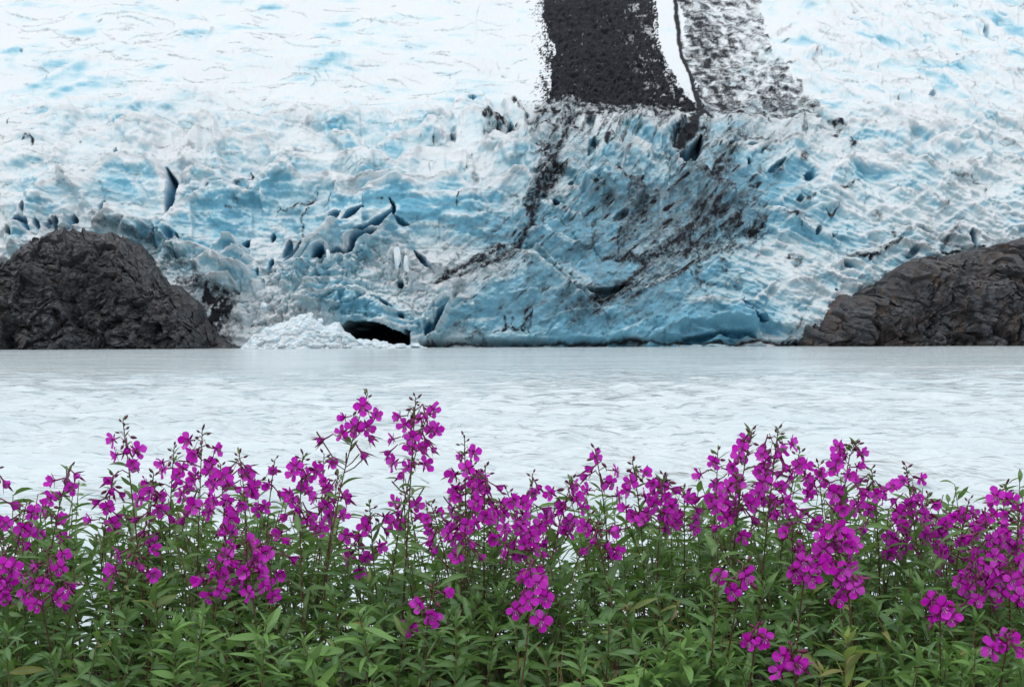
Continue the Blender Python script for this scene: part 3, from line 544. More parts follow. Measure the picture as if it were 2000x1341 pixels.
for pts, w, v in (
  (w1(1060,340,1100,280,1200,250,1300,250,1470,240), 11, .95), (w1(1060,360,1180,360,1280,350), 6, .9), (w1(1290,340,1340,420,1340,500), 8, .85), (w1(1440,330,1400,400,1360,470), 10, .7),
  (w1(960,460,1020,450,1050,470), 6, .8), (w1(955,480,960,590,990,620), 7, .7), (w1(1110,500,1200,510,1250,510), 9, .8), (w1(1250,510,1340,510,1420,540,1500,590), 4, .9),
  (w1(1330,540,1280,660,1220,780,1170,850), 9, .75), (w1(1000,750,1090,720,1150,730,1170,800), 5, .85), (w1(1200,660,1180,780,1130,900), 10, .65), (w1(1090,790,1150,800), 4, .8),
  (w1(940,1210,1010,1150,1090,1060,1180,970,1240,890,1300,860), 10, .85), (w1(960,1220,1080,1140,1180,1030,1290,920,1340,870), 9, .8), (w1(940,1210,945,1290,950,1341), 6, .9),
  (w1(1000,1010,1040,900,1110,830), 7, .6), (w1(1100,1220,1180,1240,1250,1300), 6, .8), (w1(820,1250,880,1270,930,1290), 6, .7),
  (w1(490,440,540,420,600,430,650,400,700,440,745,450), 10, 1.0), (w1(520,480,560,460,600,470), 7, .9), (w1(650,430,680,520,690,590), 7, .8), (w1(570,480,570,560,580,640), 6, .7), (w1(620,470,640,560), 7, .55),
  (w1(740,450,760,540,775,620), 4, .8), (w1(790,600,820,540), 6, .95), (w1(420,800,440,750), 4, .8), (w1(810,215,870,240), 4, .9), (w1(870,240,900,320,950,430), 4, .7), (w1(1150,30,1120,80), 4, .8),
  (w1(440,930,450,1060), 8, .45), (w1(370,900,375,950), 3, .6), (w1(270,1180,280,1330), 3.4, .8), (w1(270,1190,340,1185), 3, .5), (w1(10,620,10,700), 3, .8),
  (w1(1710,740,1720,640,1790,660), 5, .9), (w1(1790,980,1850,1020,1920,1050,1960,1040), 6, .85), (w1(1940,1050,1960,1150,1940,1260), 12, .6), (w1(1700,1260,1800,1150,1830,1040), 6, .5),
  (w1(1410,400,1520,330,1600,320,1700,330,1900,330,1987,330), 7, .9), (w1(1500,270,1600,280,1750,280,1980,290), 5, .8), (w1(1860,470,1900,420), 4, .8),
  (w2(0,20,200,40,400,100,600,140,800,190), 10, .8), (w2(0,150,200,180,400,190,640,200,800,230), 7, .75), (w2(270,200,330,240,480,280,560,240,650,290,710,340), 9, .8), (w2(300,330,420,360,540,360), 22, .45),
  (w2(640,420,600,560,580,660), 14, .9), (w2(700,420,660,600), 8, .7), (w2(490,660,480,740), 10, .7), (w2(800,390,900,370), 5, .8), (w2(790,580,860,560), 3, .8), (w2(840,500,880,440), 7, .7),
  (w2(1140,590,1040,700,960,800,910,860), 8, .85), (w2(1160,660,1060,840,1000,900,960,930), 18, .6), (w2(1260,370,1200,500,1150,560), 8, .55), (w2(1120,420,1135,340), 5, .7), (w2(1400,690,1480,650,1520,640), 5, .75),
  (w2(1240,1010,1330,980,1430,940), 8, .8), (w2(1390,880,1480,800), 10, .55), (w2(1560,880,1640,800), 7, .6), (w2(1830,650,1830,740,1860,690), 8, .85), (w2(1820,330,1815,490), 4, .6), (w2(980,620,1000,590), 3, .9),
  (w2(1110,290,1200,270,1310,300,1480,330,1540,350), 5, .85), (w2(1150,470,1260,490,1400,510,1520,500), 4, .7), (w2(1400,580,1640,550,1800,520), 3, .55), (w2(1640,700,1690,630), 3, .7),
  (w2(0,880,60,920,150,940,240,960), 6, .85), (w2(280,960,290,1100,280,1200,200,1341), 10, .7), (w2(600,950,660,880,770,860), 8, .85), (w2(490,990,500,890), 6, .6), (w2(340,1080,460,1010,560,960), 16, .4),
  (w2(880,1290,980,1150,1060,1050), 8, .6), (w2(1120,1341,1180,1250,1240,1220), 10, .75), (w2(1180,1160,1260,1150,1340,1120,1440,1180), 3.5, .6), (w2(1800,1180,1900,1130), 4, .8), (w2(250,1341,300,1220), 20, .45),
  (w2(1360,1310,1440,1290), 14, .7), (w2(940,920,960,1000,1080,1000,1120,1050), 5, .75), (w2(1330,1240,1440,1230), 4, .5),
  (z5(1040,90,990,130,900,180,840,230,780,270,700,300,620,340,545,390), 8, .8), (z5(1000,150,920,210,840,250,800,290), 8, .55), (z5(1020,100,1020,170,1050,210,1120,240), 6, .9), (z5(900,240,980,215,1030,210), 3, .6),
  (z5(620,370,560,395), 8, .85), (z5(1090,60,1040,100), 8, .7), (z5(1050,440,1150,410,1240,380), 8, .4), (z5(1060,260,1075,360), 7, .4), (z5(960,310,960,380), 8, .35), (z5(1180,540,1300,490,1500,440), 22, .22),
  (z5(950,570,950,650), 4, .9), (z5(1015,590,1000,640), 4, .7), (z5(1110,570,1080,640,1040,660), 6, .9), (z5(860,680,960,655,1080,660,1130,690), 3.2, .95), (z5(720,720,800,690,860,680), 5, .7), (z5(770,640,820,690,850,740), 6, .5),
  (z5(600,710,700,650,780,600), 8, .35), (z5(900,560,1040,560,1120,570), 10, .3), (z5(1230,490,1280,495), 7, .55), (z5(1040,540,1050,560), 4, .4), (z5(1270,600,1330,600,1460,570,1560,510), 9, .45), (z5(1290,620,1400,640), 20, .35),
  (z5(1440,560,1560,540), 5, .5), (z5(130,440,135,600), 3, .45), (z5(0,600,100,590,260,640), 6, .6), (z5(500,735,590,730), 5, .9), (z5(690,1130 - 950,690,1230 - 950), 3, .5),
  (w4(200,830,330,790,440,760,560,690,650,620,720,540), 10, .7), (w4(260,870,400,800,520,730,640,640), 7, .75), (w4(350,440,480,450,580,420,640,460,650,540,600,600), 6, .85), (w4(640,450,760,440,880,390,990,310,1060,250), 10, .8),
  (w4(1060,180,1065,260), 7, .9), (w4(880,390,960,340,1060,260,1080,320,1110,370), 13, .75), (w4(1080,240,1180,180,1250,100,1290,0), 13, .75), (w4(1120,380,1200,350,1300,280,1400,200,1440,140,1530,60), 10, .75),
  (w4(1310,430,1420,390,1530,330), 8, .7), (w4(1380,310,1430,290), 14, .8), (w4(1540,270,1620,230,1690,190), 12, .9), (w4(1640,170,1700,130), 12, .7), (w4(680,560,800,520,900,500), 20, .45), (w4(720,600,860,580,1020,590), 22, .4),
  (w4(1030,480,1080,400), 10, .8), (w4(1080,270,1130,400,1160,480,1165,660,1115,740), 3, .8), (w4(1080,580,1160,650,1240,680,1340,685), 3, .7), (w4(1310,480,1350,540,1385,610), 4, .7), (w4(1350,700,1420,680,1500,620), 12, .5),
  (w4(1700,190,1660,420,1580,510), 3, .5), (w4(460,400,470,280,480,180), 5, .75), (w4(410,150,470,140,550,110), 4, .8), (w4(520,240,600,170,670,50), 8, .6), (w4(680,0,680,60), 8, .7), (w4(720,200,740,290,770,370), 5, .6),
  (w4(0,960,60,930,110,910), 20, .5), (w4(110,950,220,930,320,870,460,840), 8, .6), (w4(140,400,230,320,270,200), 6, .55), (w4(250,180,290,130), 4, .7), (w4(900,130,930,60), 5, .5), (w4(760,420,860,450,780,520), 14, .5),
  (w4(1850,470,1900,460,1960,470,1945,560), 4, .7), (w4(540,890,600,880), 5, .5), (w4(300,1080,340,1160), 2.5, .5), (w4(1840,1160,1940,1170,2000,1190), 6, .9), (w4(310,940,360,1050,400,1110), 2.5, .5),
  (z3(830,710,900,730,870,790,840,800), 6, .85), (z3(690,880,700,930), 8, .85), (z3(940,790,970,840,990,800), 6, .95), (z3(1220,580,1245,585), 5, .95), (z3(670,430,690,480,710,510), 3.5, .7), (z3(745,260,770,330,820,385), 4, .5), (z3(500,215,560,170,640,130), 5, .4),
  (z3(860,1110,900,1100,990,1070), 4, .8), (z3(670,1180,740,1150), 3, .8), (z3(800,1220,850,1245,870,1200), 4, .9), (z3(1100,1240,1130,1280), 10, .55), (z3(1220,1200,1290,1160,1310,1110), 7, .35), (z3(1690,1090,1690,1150), 4, .7), (z3(1480,1160,1490,1200), 4, .7),
  (z3(1420,1050,1470,1040,1600,1050,1700,1090), 2.5, .6), (z3(1780,830,1830,860,1930,840), 3, .5), (z3(1540,50,1560,75), 6, .7), (z3(1600,300,1640,330,1700,290), 8, .3), (z3(1900,440,1953,435), 6, .45), (z3(560,370,600,360,660,355), 3, .7), (z3(560,240,620,235), 4, .6), (z3(960,95,990,85), 5, .5),
  (z6(560,30,620,40,690,130), 2.5, .8), (z6(930,235,1060,245,1170,190,1250,150), 3.5, .8), (z6(1180,110,1190,160), 5, .8), (z6(1470,230,1510,120,1560,60), 5, .6), (z6(1400,235,1480,240,1600,240,1700,210), 5, 1.0), (z6(630,250,640,330), 6, .6), (z6(570,260,640,250), 3, .8),
  (z6(230,390,330,390), 12, .45), (z6(570,720,620,680,650,600), 6, .6), (z6(590,700,700,560,780,440), 4, .35), (z6(150,700 - 500,250,350), 3, .5),
  (z4(600,110,680,90,760,110,850,150,900,200), 8, .5), (z4(930,290,1000,260,1080,300,1130,330), 12, .55), (z4(1130,400,1240,450,1350,430), 12, .75), (z4(1100,370,1130,410), 10, .7), (z4(1000,380,1050,380,1100,420), 10, .7),
  (z4(1100,150,1200,115), 3, .5), (w3(410,135,540,110,700,80,780,10), 3.4, .85), (w3(705,85,670,220,640,400), 3.2, .75), (w3(660,330,650,420), 8, .5), (w3(830,110,920,0), 2.5, .7), (w3(680,1000,760,970,890,900), 3.4, .95), (w3(920,1050,1010,1010), 3, .7),
  (w3(1560,270,1700,290,1860,330), 5, .4), (w3(1420,200,1600,340,1660,400), 1.8, .4), (w3(110,90,130,60), 8, .5), (w3(0,110,40,90), 4, .5), (w3(930,270,965,285), 3, .8), (w3(1270,80,1330,90), 3, .7), (w3(1440,870,1480,880), 3, .8), (w3(1700,640,1790,690), 4, .5),
  (w3(210,1130,320,1120,460,1080,550,1040), 6, .8), (w3(560,1290,600,1270,610,1240), 4, .6), (w3(800,440,810,470), 3, .6), (w3(1800,1120,1780,1180,1700,1260), 8, .5),
  (z2(810,690,870,690,910,680,955,700), 4, .8), (z2(1080,1180,1075,1230), 6, .8), (z2(680,1130,690,1220), 3, .7), (z2(770,910,780,885), 5, .5), (z2(530,800,530,830), 3, .8), (z2(460,80,460,180), 2, .25), (z2(400,1270,500,1260), 10, .35),
  (z1(155,830,190,830,215,880), 2.6, .8), (z1(260,870,270,910), 2.6, .6), (z1(0,760,60,790,90,810), 5, .45), (z1(1450,990,1452,1045), 2.4, .8), (z1(1480,1010,1500,980), 2.4, .7), (z1(1310,1070,1370,1045), 3.4, .6), (z1(1310,1200,1370,1190), 3, .7), (z1(1560,1195,1680,1180,1770,1155,1810,1110), 3, .8),
  (z1(1010,1040,1080,1050,1130,1060,1190,1090), 7, .3), (z1(1190,1100,1210,1060), 3, .7), (z1(1850,1180,1900,1110,1940,1070), 2.5, .45), (z1(820,910,840,915), 6, .4), (z1(1010,765,1020,770), 3.5, .85), (z1(40,690,50,700), 3.5, .7), (z1(345,855,352,860), 3.5, .9), (z1(1010,25,1025,40), 3, .6),
  (z1(0,120,120,160,250,205,420,235,600,240), 2.4, .35), (z1(590,220,700,270,860,265,1000,250,1200,265), 2.2, .4), (z1(1420,200,1500,230), 3, .4), (z1(1900,260,1953,230), 4, .4),
  ):
    stroke(dirt_shade, pts, w * 1.1, min(1, v * 1.15), soft=0.8, rag=1.0)
grit = np.clip(0.82 + 0.65 * fbm(PX / 11, PY / 11, 4, 65, 0.7), 0.42, 1.0)
bands = np.zeros_like(D)
for pts, w, v in (([(1108, 215), (1096, 285), (1076, 338), (1042, 400), (1034, 440), (1010, 480), (960, 515), (900, 545), (848, 556)], 11, .95),
    ([(1090, 300), (1060, 350), (1040, 395)], 13, .9), ([(990, 505), (930, 535), (870, 552)], 10, .9), ([(1430, 300), (1395, 350), (1372, 385)], 9, .9), ([(1400, 380), (1352, 440), (1320, 470), (1270, 500), (1235, 540), (1200, 570), (1150, 594)], 10, .95),
    ([(1455, 410), (1400, 450), (1340, 490), (1296, 512)], 8, .9), ([(1492, 432), (1450, 455), (1410, 488), (1360, 520), (1300, 550), (1240, 580), (1160, 602)], 6, .8), ([(1200, 350), (1240, 362), (1262, 400), (1256, 440)], 9, .85),
    ([(1257, 395), (1230, 440), (1208, 485)], 8, .8), ([(1058, 226), (1100, 208), (1180, 206), (1260, 214), (1320, 222)], 9, .95), ([(1366, 205), (1345, 250), (1330, 290), (1318, 318)], 12, 1.0), ([(1290, 355), (1350, 345), (1390, 372), (1420, 388)], 7, .85),
    ([(1180, 500), (1225, 495), (1250, 510), (1240, 545)], 6, .9), ([(1440, 430), (1420, 470), (1380, 500)], 9, .8), ([(1480, 425), (1470, 445), (1440, 460)], 10, .85), ([(1120, 602), (1160, 595), (1240, 560)], 8, .7)):
    stroke(bands, pts, w, v, soft=0.85, rag=0.8)
for k in range(70):                                   # silt running down from the lip of the moraine
    x = rr.uniform(1050, 1400); y = 205 + rr.uniform(-6, 14) + 0.04 * (x - 1050); ln = rr.uniform(14, 75)
    stroke(bands, [(x, y), (x - 0.22 * ln + rr.uniform(-4, 4), y + 0.5 * ln), (x - 0.5 * ln, y + ln)], rr.uniform(2, 6), rr.uniform(.45, .9), soft=0.9, rag=0.8)
dirt_shade = np.maximum(dirt_shade0, np.maximum(dirt_shade * grit, bands * np.clip(grit, 0.6, 1)))
# soft halo of silt washed out of the marks
halo = dirt_shade.copy()
for w_ in (9, 9, 9):
    for ax_ in (0, 1):
        pad = [(0, 0), (0, 0)]; pad[ax_] = (w_ // 2 + 1, w_ // 2)
        cs_ = np.cumsum(np.pad(halo, pad, 'edge'), axis=ax_)
        halo = (np.take(cs_, range(w_, cs_.shape[ax_]), ax_) - np.take(cs_, range(0, cs_.shape[ax_] - w_), ax_)) / w_
stain += 0.9 * halo * (PY > 200)
# veins: dirt melting out along old fractures
vx, vy = WX + 14 * pn(PX / 70, PY / 70, 84), WY + 14 * pn(PX / 70, PY / 70, 85)
v1_ = np.abs(pn((vx - 0.5 * vy) / 70, (vy + 0.8 * vx) / 42, 86)); v2_ = np.abs(pn((vx + 0.3 * vy) / 42, (vy - 0.3 * vx) / 24, 87)); v3_ = np.abs(pn(vx / 26, (vy + 0.4 * vx * (PX < 1400) - 0.4 * vx * (PX >= 1400)) / 13, 88))
cm = np.clip(blob(1270, 430, 300, 190, -15, 4) + 0.8 * blob(1080, 330, 110, 130, -40, 4) + 0.6 * blob(950, 500, 170, 90, -25, 4), 0, 1)
patch = sstep(-0.15, 0.45, fbm(PX / 75, PY / 60, 3, 89))
dirt_shade = np.maximum(dirt_shade, cm * patch * 0.75 * (1 - sstep(0.015, 0.075, v1_)))
dirt_shade = np.maximum(dirt_shade, cm * sstep(-0.1, 0.4, pn(PX / 60, PY / 50, 79)) * 0.28 * (1 - sstep(0.012, 0.06, v2_)))
thin = (1 - rub) * np.clip(0.45 + 0.4 * Rz + 0.35 * Lz * sstep(250, 420, PY) - 0.25 * Lz * (1 - sstep(200, 260, PY)), 0, 1) * sstep(0.05, 0.5, fbm(PX / 55, PY / 40, 3, 66))
dirt_shade = np.maximum(dirt_shade, thin * 0.42 * (1 - sstep(0.015, 0.07, v3_)))
soft_d = fbm((PX - 0.5 * PY) / 34, (PY + 0.7 * PX) / 18, 4, 67, 0.62)
dirt_shade = np.maximum(dirt_shade, cm * 0.34 * sstep(0.1, 0.85, soft_d))
# broad grey stain over the middle and where the ice meets the rock
for x, y, a, b, r, v in ((1290, 430, 220, 110, -20, .8), (1150, 600, 350, 70, 0, .55), (1000, 450, 130, 60, -30, .3), (1340, 420, 90, 70, -30, .45), (1090, 290, 60, 50, -50, .55), (1180, 330, 80, 60, -50, .3), (1400, 270, 120, 40, 0, .4), (780, 470, 120, 40, 15, .32),
    (560, 420, 120, 40, 0, .22), (300, 480, 90, 50, 25, .4), (420, 620, 70, 70, 20, .8), (80, 450, 120, 30, 0, .4), (700, 370, 100, 30, 0, .22), (940, 560, 110, 40, -25, .3), (1880, 480, 120, 40, 10, .35), (1750, 480, 80, 40, 0, .25), (1550, 260, 120, 30, 0, .25), (900, 660, 90, 25, 0, .3)):
    stain += v * blob(x, y, a, b, r, 2.2, 2.5)
sk = fbm((PX - 0.5 * PY) / 50, (PY + 0.7 * PX) / 14, 4, 81, 0.6)
stain += 0.38 * cm
stain *= 1 - 0.95 * np.clip(rub, 0, 1) * sstep(440, 500, PX)
stain = stain * np.clip(0.75 + 0.6 * sk, 0, 1.6)
dirt_shade = np.maximum(dirt_shade, stain * 0.85 * sstep(0.35, 0.85, sk + 0.2 * fbm(PX / 9, PY / 7, 2, 82)) * 0.8)
dirt_shade = np.maximum(dirt_shade, blob(415, 610, 55, 60, 20, 4, 2) * 0.95 * sstep(-0.3, 0.3, fbm(PX / 16, PY / 24, 3, 83)))
# thin dirt lines scattered over the icefield
brk = sstep(-0.25, 0.25, pn(PX / 7, PY / 7, 68))
lines = np.zeros_like(D)
for k in range(1700):
    x, y = rr.uniform(-20, 2020), rr.uniform(0, 640)
    if 1040 < x < 1560 and y < 220: continue
    if x < 1000:
        a, ln = rr.uniform(-0.18, 0.30), rr.uniform(10, 80)
    elif x > 1500: a, ln = rr.uniform(0.0, 0.65), rr.uniform(10, 70)
    else: a, ln = rr.uniform(-1.1, 0.1), rr.uniform(6, 40)
    if rr.random() < 0.18: a = rr.uniform(-1.5, 1.5); ln *= 0.4
    bow = rr.uniform(-0.12, 0.12) * ln
    q = np.linspace(0, 1, 4)
    stroke(lines, np.stack([x + q * ln * math.cos(a) - 4 * bow * q * (1 - q) * math.sin(a), y + q * ln * math.sin(a) + 4 * bow * q * (1 - q)], -1), rr.uniform(0.8, 1.7), rr.uniform(0.30, 0.80), soft=0.9, rag=0.35)
stain += 1.5 * lines * (0.45 + 0.55 * brk)
dirt_shade = np.maximum(dirt_shade, lines * brk * 0.35)

smoke = sum(v * blob(x, y, a, b, r, 2.4, 2.0) for x, y, a, b, r, v in ((1330, 445, 110, 60, -30, .55), (1240, 560, 130, 28, -25, .5), (1430, 400, 60, 40, -30, .45), (1110, 275, 60, 55, -50, .45), (1220, 420, 60, 55, -20, .4),
    (1390, 300, 70, 40, -40, .4), (960, 520, 90, 26, -32, .45), (1080, 600, 90, 40, -10, .3), (1300, 610, 140, 24, -4, .3), (1480, 255, 70, 22, 0, .3), (770, 470, 70, 30, 10, .25)))
smoke = smoke * np.clip(0.7 + 0.75 * fbm((PX - 0.5 * PY) / 40, (PY + 0.7 * PX) / 24, 5, 60, 0.62), 0.05, 1.5)
dirt_shade = np.maximum(dirt_shade, np.clip(smoke, 0, 0.75)).astype(np.float32)
stain += 0.5 * smoke
dirt_shade = np.maximum(dirt_shade, np.clip(1.2 * blob(432, 622, 42, 52, 25, 3, 2) * np.clip(0.75 + 0.9 * fbm(PX / 15, PY / 22, 4, 59), 0, 1.2), 0, 0.95)).astype(np.float32)
rubm = np.clip(rub, 0, 1) * sstep(470, 530, PX)
dirt_shade = (dirt_shade * (1 - 0.75 * rubm)).astype(np.float32)
# general ice colour: weathered white above, bare blue ice low down
blue += 0.02 + 0.13 * sstep(210, 450, PY) + 0.20 * Cz * lower - 0.05 * Rz
blue += 0.16 * lower * fbm(PX / 80, PY / 40, 3, 91)
blue -= 0.10 * upper
blue += 0.42 * (1 - sstep(190, 260, PY)) * (1 - sstep(1000, 1060, PX) * (1 - sstep(1480, 1540, PX))) * sstep(0.15, 0.75, fbm(PX / 120, (PY - 0.3 * np.maximum(PX - 1000, 0)) / 24, 3, 93))
stain += 0.55 * m2 * sstep(-0.4, 0.5, str_h)
blue += 0.20 * rub - 0.19 * Lz * lower

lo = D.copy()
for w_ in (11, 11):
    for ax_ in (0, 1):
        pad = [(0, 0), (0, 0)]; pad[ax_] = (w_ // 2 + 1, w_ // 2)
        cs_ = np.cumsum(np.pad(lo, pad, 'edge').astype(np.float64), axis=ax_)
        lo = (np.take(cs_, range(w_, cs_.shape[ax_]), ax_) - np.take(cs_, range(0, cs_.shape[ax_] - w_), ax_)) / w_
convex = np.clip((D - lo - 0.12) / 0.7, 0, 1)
rim = np.maximum(rim, 0.9 * convex)      # white crust on convex edges, also painting their light contrast into the colour
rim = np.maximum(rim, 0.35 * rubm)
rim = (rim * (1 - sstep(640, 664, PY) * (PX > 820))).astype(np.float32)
stroke(dirt_shade, [(826, 676), (1000, 675), (1200, 674), (1400, 673), (1552, 672)], 4.5, 0.85, soft=0.9, taper=False, rag=0.6)  # shade of the undercut painted as a dark line along the waterline

blue += 0.17 * upper + 0.05 + 0.34 * upper * fbm(PX / 70, (PY - 0.25 * np.maximum(PX - 1000, 0)) / 16, 4, 94)

d0 = ray(PX, PY)
Yb = baseD[:, None] - 7.0 * np.exp(-((PX - 1130) / 330) ** 2) * sstep(150, 420, PY) + 4.0 * np.exp(-((PX - 620) / 130) ** 2) * sstep(430, 560, PY) + 5 * pn(PX / 700, PY / 500, 95)
tilt = R(11) + R(17) * (1 - sstep(60, 420, ry))[:, None]
P = d0 * Yb[..., None]
P[..., 2] += EYE
P[..., 1] -= D * np.cos(tilt) + Dh
P[..., 2] += D * np.sin(tilt)

g = Mat('glacier_ice')
pos = g.coord()
adirt_shade, ablue, adeep, astain = g.attr('dirt_shade'), g.attr('blue'), g.attr('deep'), g.attr('stain')
n_f = g.noise(pos, 1.6, 5, 0.62)
n_m = g.noise(pos, 0.35, 5, 0.6)
n_g = g.noise(g.coord((1.1, 1.1, 2.4)), 3.2, 3, 0.6)
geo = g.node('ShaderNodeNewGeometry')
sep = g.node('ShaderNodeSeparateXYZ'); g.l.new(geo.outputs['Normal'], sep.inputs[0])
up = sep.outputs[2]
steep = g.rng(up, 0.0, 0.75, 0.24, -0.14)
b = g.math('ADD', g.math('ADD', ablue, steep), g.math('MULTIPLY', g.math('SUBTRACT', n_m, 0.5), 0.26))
b = g.math('ADD', b, g.math('MULTIPLY', g.math('SUBTRACT', n_f, 0.5), 0.22))
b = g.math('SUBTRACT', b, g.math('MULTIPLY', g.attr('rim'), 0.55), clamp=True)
ramp = g.node('ShaderNodeValToRGB'); g.l.new(b, ramp.inputs[0])
e = ramp.color_ramp.elements
e[0].position, e[0].color = 0.0, (0.60, 0.63, 0.65, 1)
e[1].position, e[1].color = 1.0, (0.14, 0.36, 0.485, 1)
for p_, c_ in ((0.25, (0.565, 0.63, 0.66)), (0.52, (0.44, 0.575, 0.63)), (0.78, (0.275, 0.475, 0.565))):
    x_ = e.new(p_); x_.color = (*c_, 1)
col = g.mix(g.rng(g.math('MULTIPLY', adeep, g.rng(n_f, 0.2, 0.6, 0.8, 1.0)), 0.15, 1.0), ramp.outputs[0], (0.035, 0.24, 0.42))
col = g.mix(g.math('MULTIPLY', astain, g.rng(n_f, 0.3, 0.7, 0.35, 0.95), clamp=True), col, (0.155, 0.215, 0.245))
n_c = g.math('ADD', g.math('MULTIPLY', g.math('SUBTRACT', n_g, 0.5), 1.1), g.math('MULTIPLY', g.math('SUBTRACT', n_f, 0.5), 0.7))
hard = g.rng(g.math('ADD', adirt_shade, n_c), 0.28, 0.75)
softd = g.math('MULTIPLY', adirt_shade, g.math('ADD', 0.62, g.math('MULTIPLY', n_c, 1.3)), clamp=True)
fleck = g.math('MULTIPLY', g.rng(n_g, 0.58, 0.70), g.math('MULTIPLY', g.rng(n_m, 0.40, 0.62), g.math('ADD', 0.10, g.math('MULTIPLY', astain, 0.7))))
dm = g.math('MULTIPLY', g.math('ADD', g.math('MULTIPLY', hard, 0.6), g.math('MULTIPLY', softd, 0.5)), g.rng(adirt_shade, 0.03, 0.3))
dm = g.math('MAXIMUM', dm, fleck)
dm = g.math('ADD', dm, g.math('MULTIPLY', g.rng(adirt_shade, 0.80, 0.97), g.rng(n_g, 0.25, 0.6, 1.0, 0.55)), clamp=True)
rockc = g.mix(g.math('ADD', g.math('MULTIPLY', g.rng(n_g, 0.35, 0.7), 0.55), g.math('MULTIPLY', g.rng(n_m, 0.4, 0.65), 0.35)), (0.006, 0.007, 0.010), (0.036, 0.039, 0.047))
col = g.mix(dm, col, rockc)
bh = g.math('ADD', g.math('MULTIPLY', n_f, 0.7), g.math('MULTIPLY', n_g, 0.5))
nrm = g.bump(bh, 0.7, 0.45)
pr = g.principled(col, g.rng(dm, 0, 1, 0.55, 0.95), nrm, spec=0.12)
m_ice = g.done(pr.outputs[0])
glacier = grid_mesh('glacier', P, m_ice, {'dirt_shade': dirt_shade, 'blue': blue, 'deep': deep, 'stain': stain, 'rim': rim})
tag(glacier, kind='structure')
# ------------------------------------------------------------------ rock outcrops either side of the ice
k_ = Mat('dark_schist')
pos = k_.coord((1, 1, 1), (0.3, 0.5, 0.2))
n1 = k_.noise(pos, 0.22, 5, 0.6, 0.6)
n2 = k_.noise(k_.coord((0.7, 0.7, 1.3), (0.5, 0.6, 0.1)), 0.8, 8, 0.72, 0.35)
n3 = k_.noise(pos, 4.5, 4, 0.65)
c_ = k_.mix(k_.rng(n2, 0.35, 0.68), (0.010, 0.011, 0.014), (0.088, 0.092, 0.101))
c_ = k_.mix(k_.math('MULTIPLY', k_.rng(n1, 0.48, 0.64), k_.math('MULTIPLY', k_.attr('ochre'), 0.62)), c_, (0.080, 0.054, 0.043))
n4 = k_.noise(k_.coord((0.6, 0.6, 0.25), (0.2, 0.35, 0)), 0.5, 5, 0.7, 0.8)
oc = k_.math('MULTIPLY', k_.rng(n4, 0.60, 0.68), k_.rng(n3, 0.45, 0.6))
c_ = k_.mix(k_.math('MULTIPLY', oc, k_.attr('ochre')), c_, (0.24, 0.13, 0.05))
n5 = k_.noise(k_.coord((0.8, 0.8, 2.2), (0.2, -0.5, 0.3)), 1.0, 6, 0.7, 1.2)
c_ = k_.mix(k_.math('MULTIPLY', k_.rng(n5, 0.54, 0.68), 0.55), c_, (0.19, 0.205, 0.22))
nr = k_.bump(k_.math('ADD', n3, k_.math('MULTIPLY', n2, 1.2)), 0.7, 0.35)
m_rock = k_.done(k_.principled(c_, k_.rng(n3, 0.3, 0.7, 0.42, 0.7), nr, spec=0.4).outputs[0])

def outcrop(name, sil, Yc, W, seed, ncol, nrow, label, ochre, dipa, sq=1.0):
    sil = np.asarray(sil, float)
    px = np.linspace(sil[0, 0], sil[-1, 0], ncol)
    S = np.interp(px, sil[:, 0], sil[:, 1]) + 1.5 * pn(px / 14, 0 * px + seed, 3)
    dtop = ray(px, S)
    H = np.maximum(EYE + dtop[:, 2] * Yc, 0) + 1.6          # from 1.6 m below the water
    X = dtop[:, 0] * Yc
    v = np.concatenate([np.linspace(0, 1, nrow), np.linspace(1, 2, nrow // 4)[1:]])
    U, V = np.meshgrid(X, v)
    HH = np.broadcast_to(H, U.shape)
    s, c = np.sin(V * np.pi / 2), np.cos(V * np.pi / 2)
    bulge = 1 + 0.25 * pn(U / 12, V * 2, seed + 5)
    Wd = W * np.clip(H / 12, 0.35, 1.0)[None, :] * bulge
    Pz = -1.6 + HH * np.clip(s, 0, 1) ** 0.85
    Py = Yc - Wd * np.sign(c) * np.abs(c) ** 0.9
    xx, zz = U + 0.35 * Py, Pz
    ca, sa = math.cos(R(dipa)), math.sin(R(dipa))
    a, b_ = xx * ca + zz * sa, (-xx * sa + zz * ca) * sq              # along and across the beds
    a = a + 0.8 * fbm(xx / 9, zz / 9, 2, seed + 8); b_ = b_ + 0.9 * fbm(xx / 6, zz / 6, 3, seed + 11)
    d = 2.0 * fbm(xx / 10, zz / 9, 4, seed, 0.55)
    d += 2.2 * facets(a / 6.0, b_ / 4.0, seed + 1, 1.4, 0.7) + 1.1 * facets(a / 2.6, b_ / 1.7, seed + 2, 1.3, 0.7) + 0.42 * facets(a / 1.1, b_ / 0.75, seed + 4, 1.3, 0.9)
    d += 0.35 * ridged(a / 4, b_ / 3.2, 5, seed + 3, 0.65) + 0.25 * fbm(a / 1.1, b_ / 0.6, 4, seed + 20, 0.6)
    d += 0.9 * facets((xx + 0.6 * Py) / 3.4, (zz * 1.2 - 0.5 * Py) / 2.8, seed + 30, 1.6, 1.0)
    edge = np.clip(H / 5, 0.12, 1.0)[None, :] * (1 - 0.45 * sstep(0.85, 1.0, V))
    d = d * edge
    P_ = np.stack([U, Py - d * np.clip(c, -1, 1) * 0.95, Pz + d * np.clip(s, 0, 1) * 0.5], -1)
    oc_ = np.full(U.shape, ochre, np.float32)
    o = grid_mesh(name, P_, m_rock, {'ochre': oc_}, smooth=False)
    return tag(o, label, 'rock outcrop', 'dark rock outcrops beside the glacier')
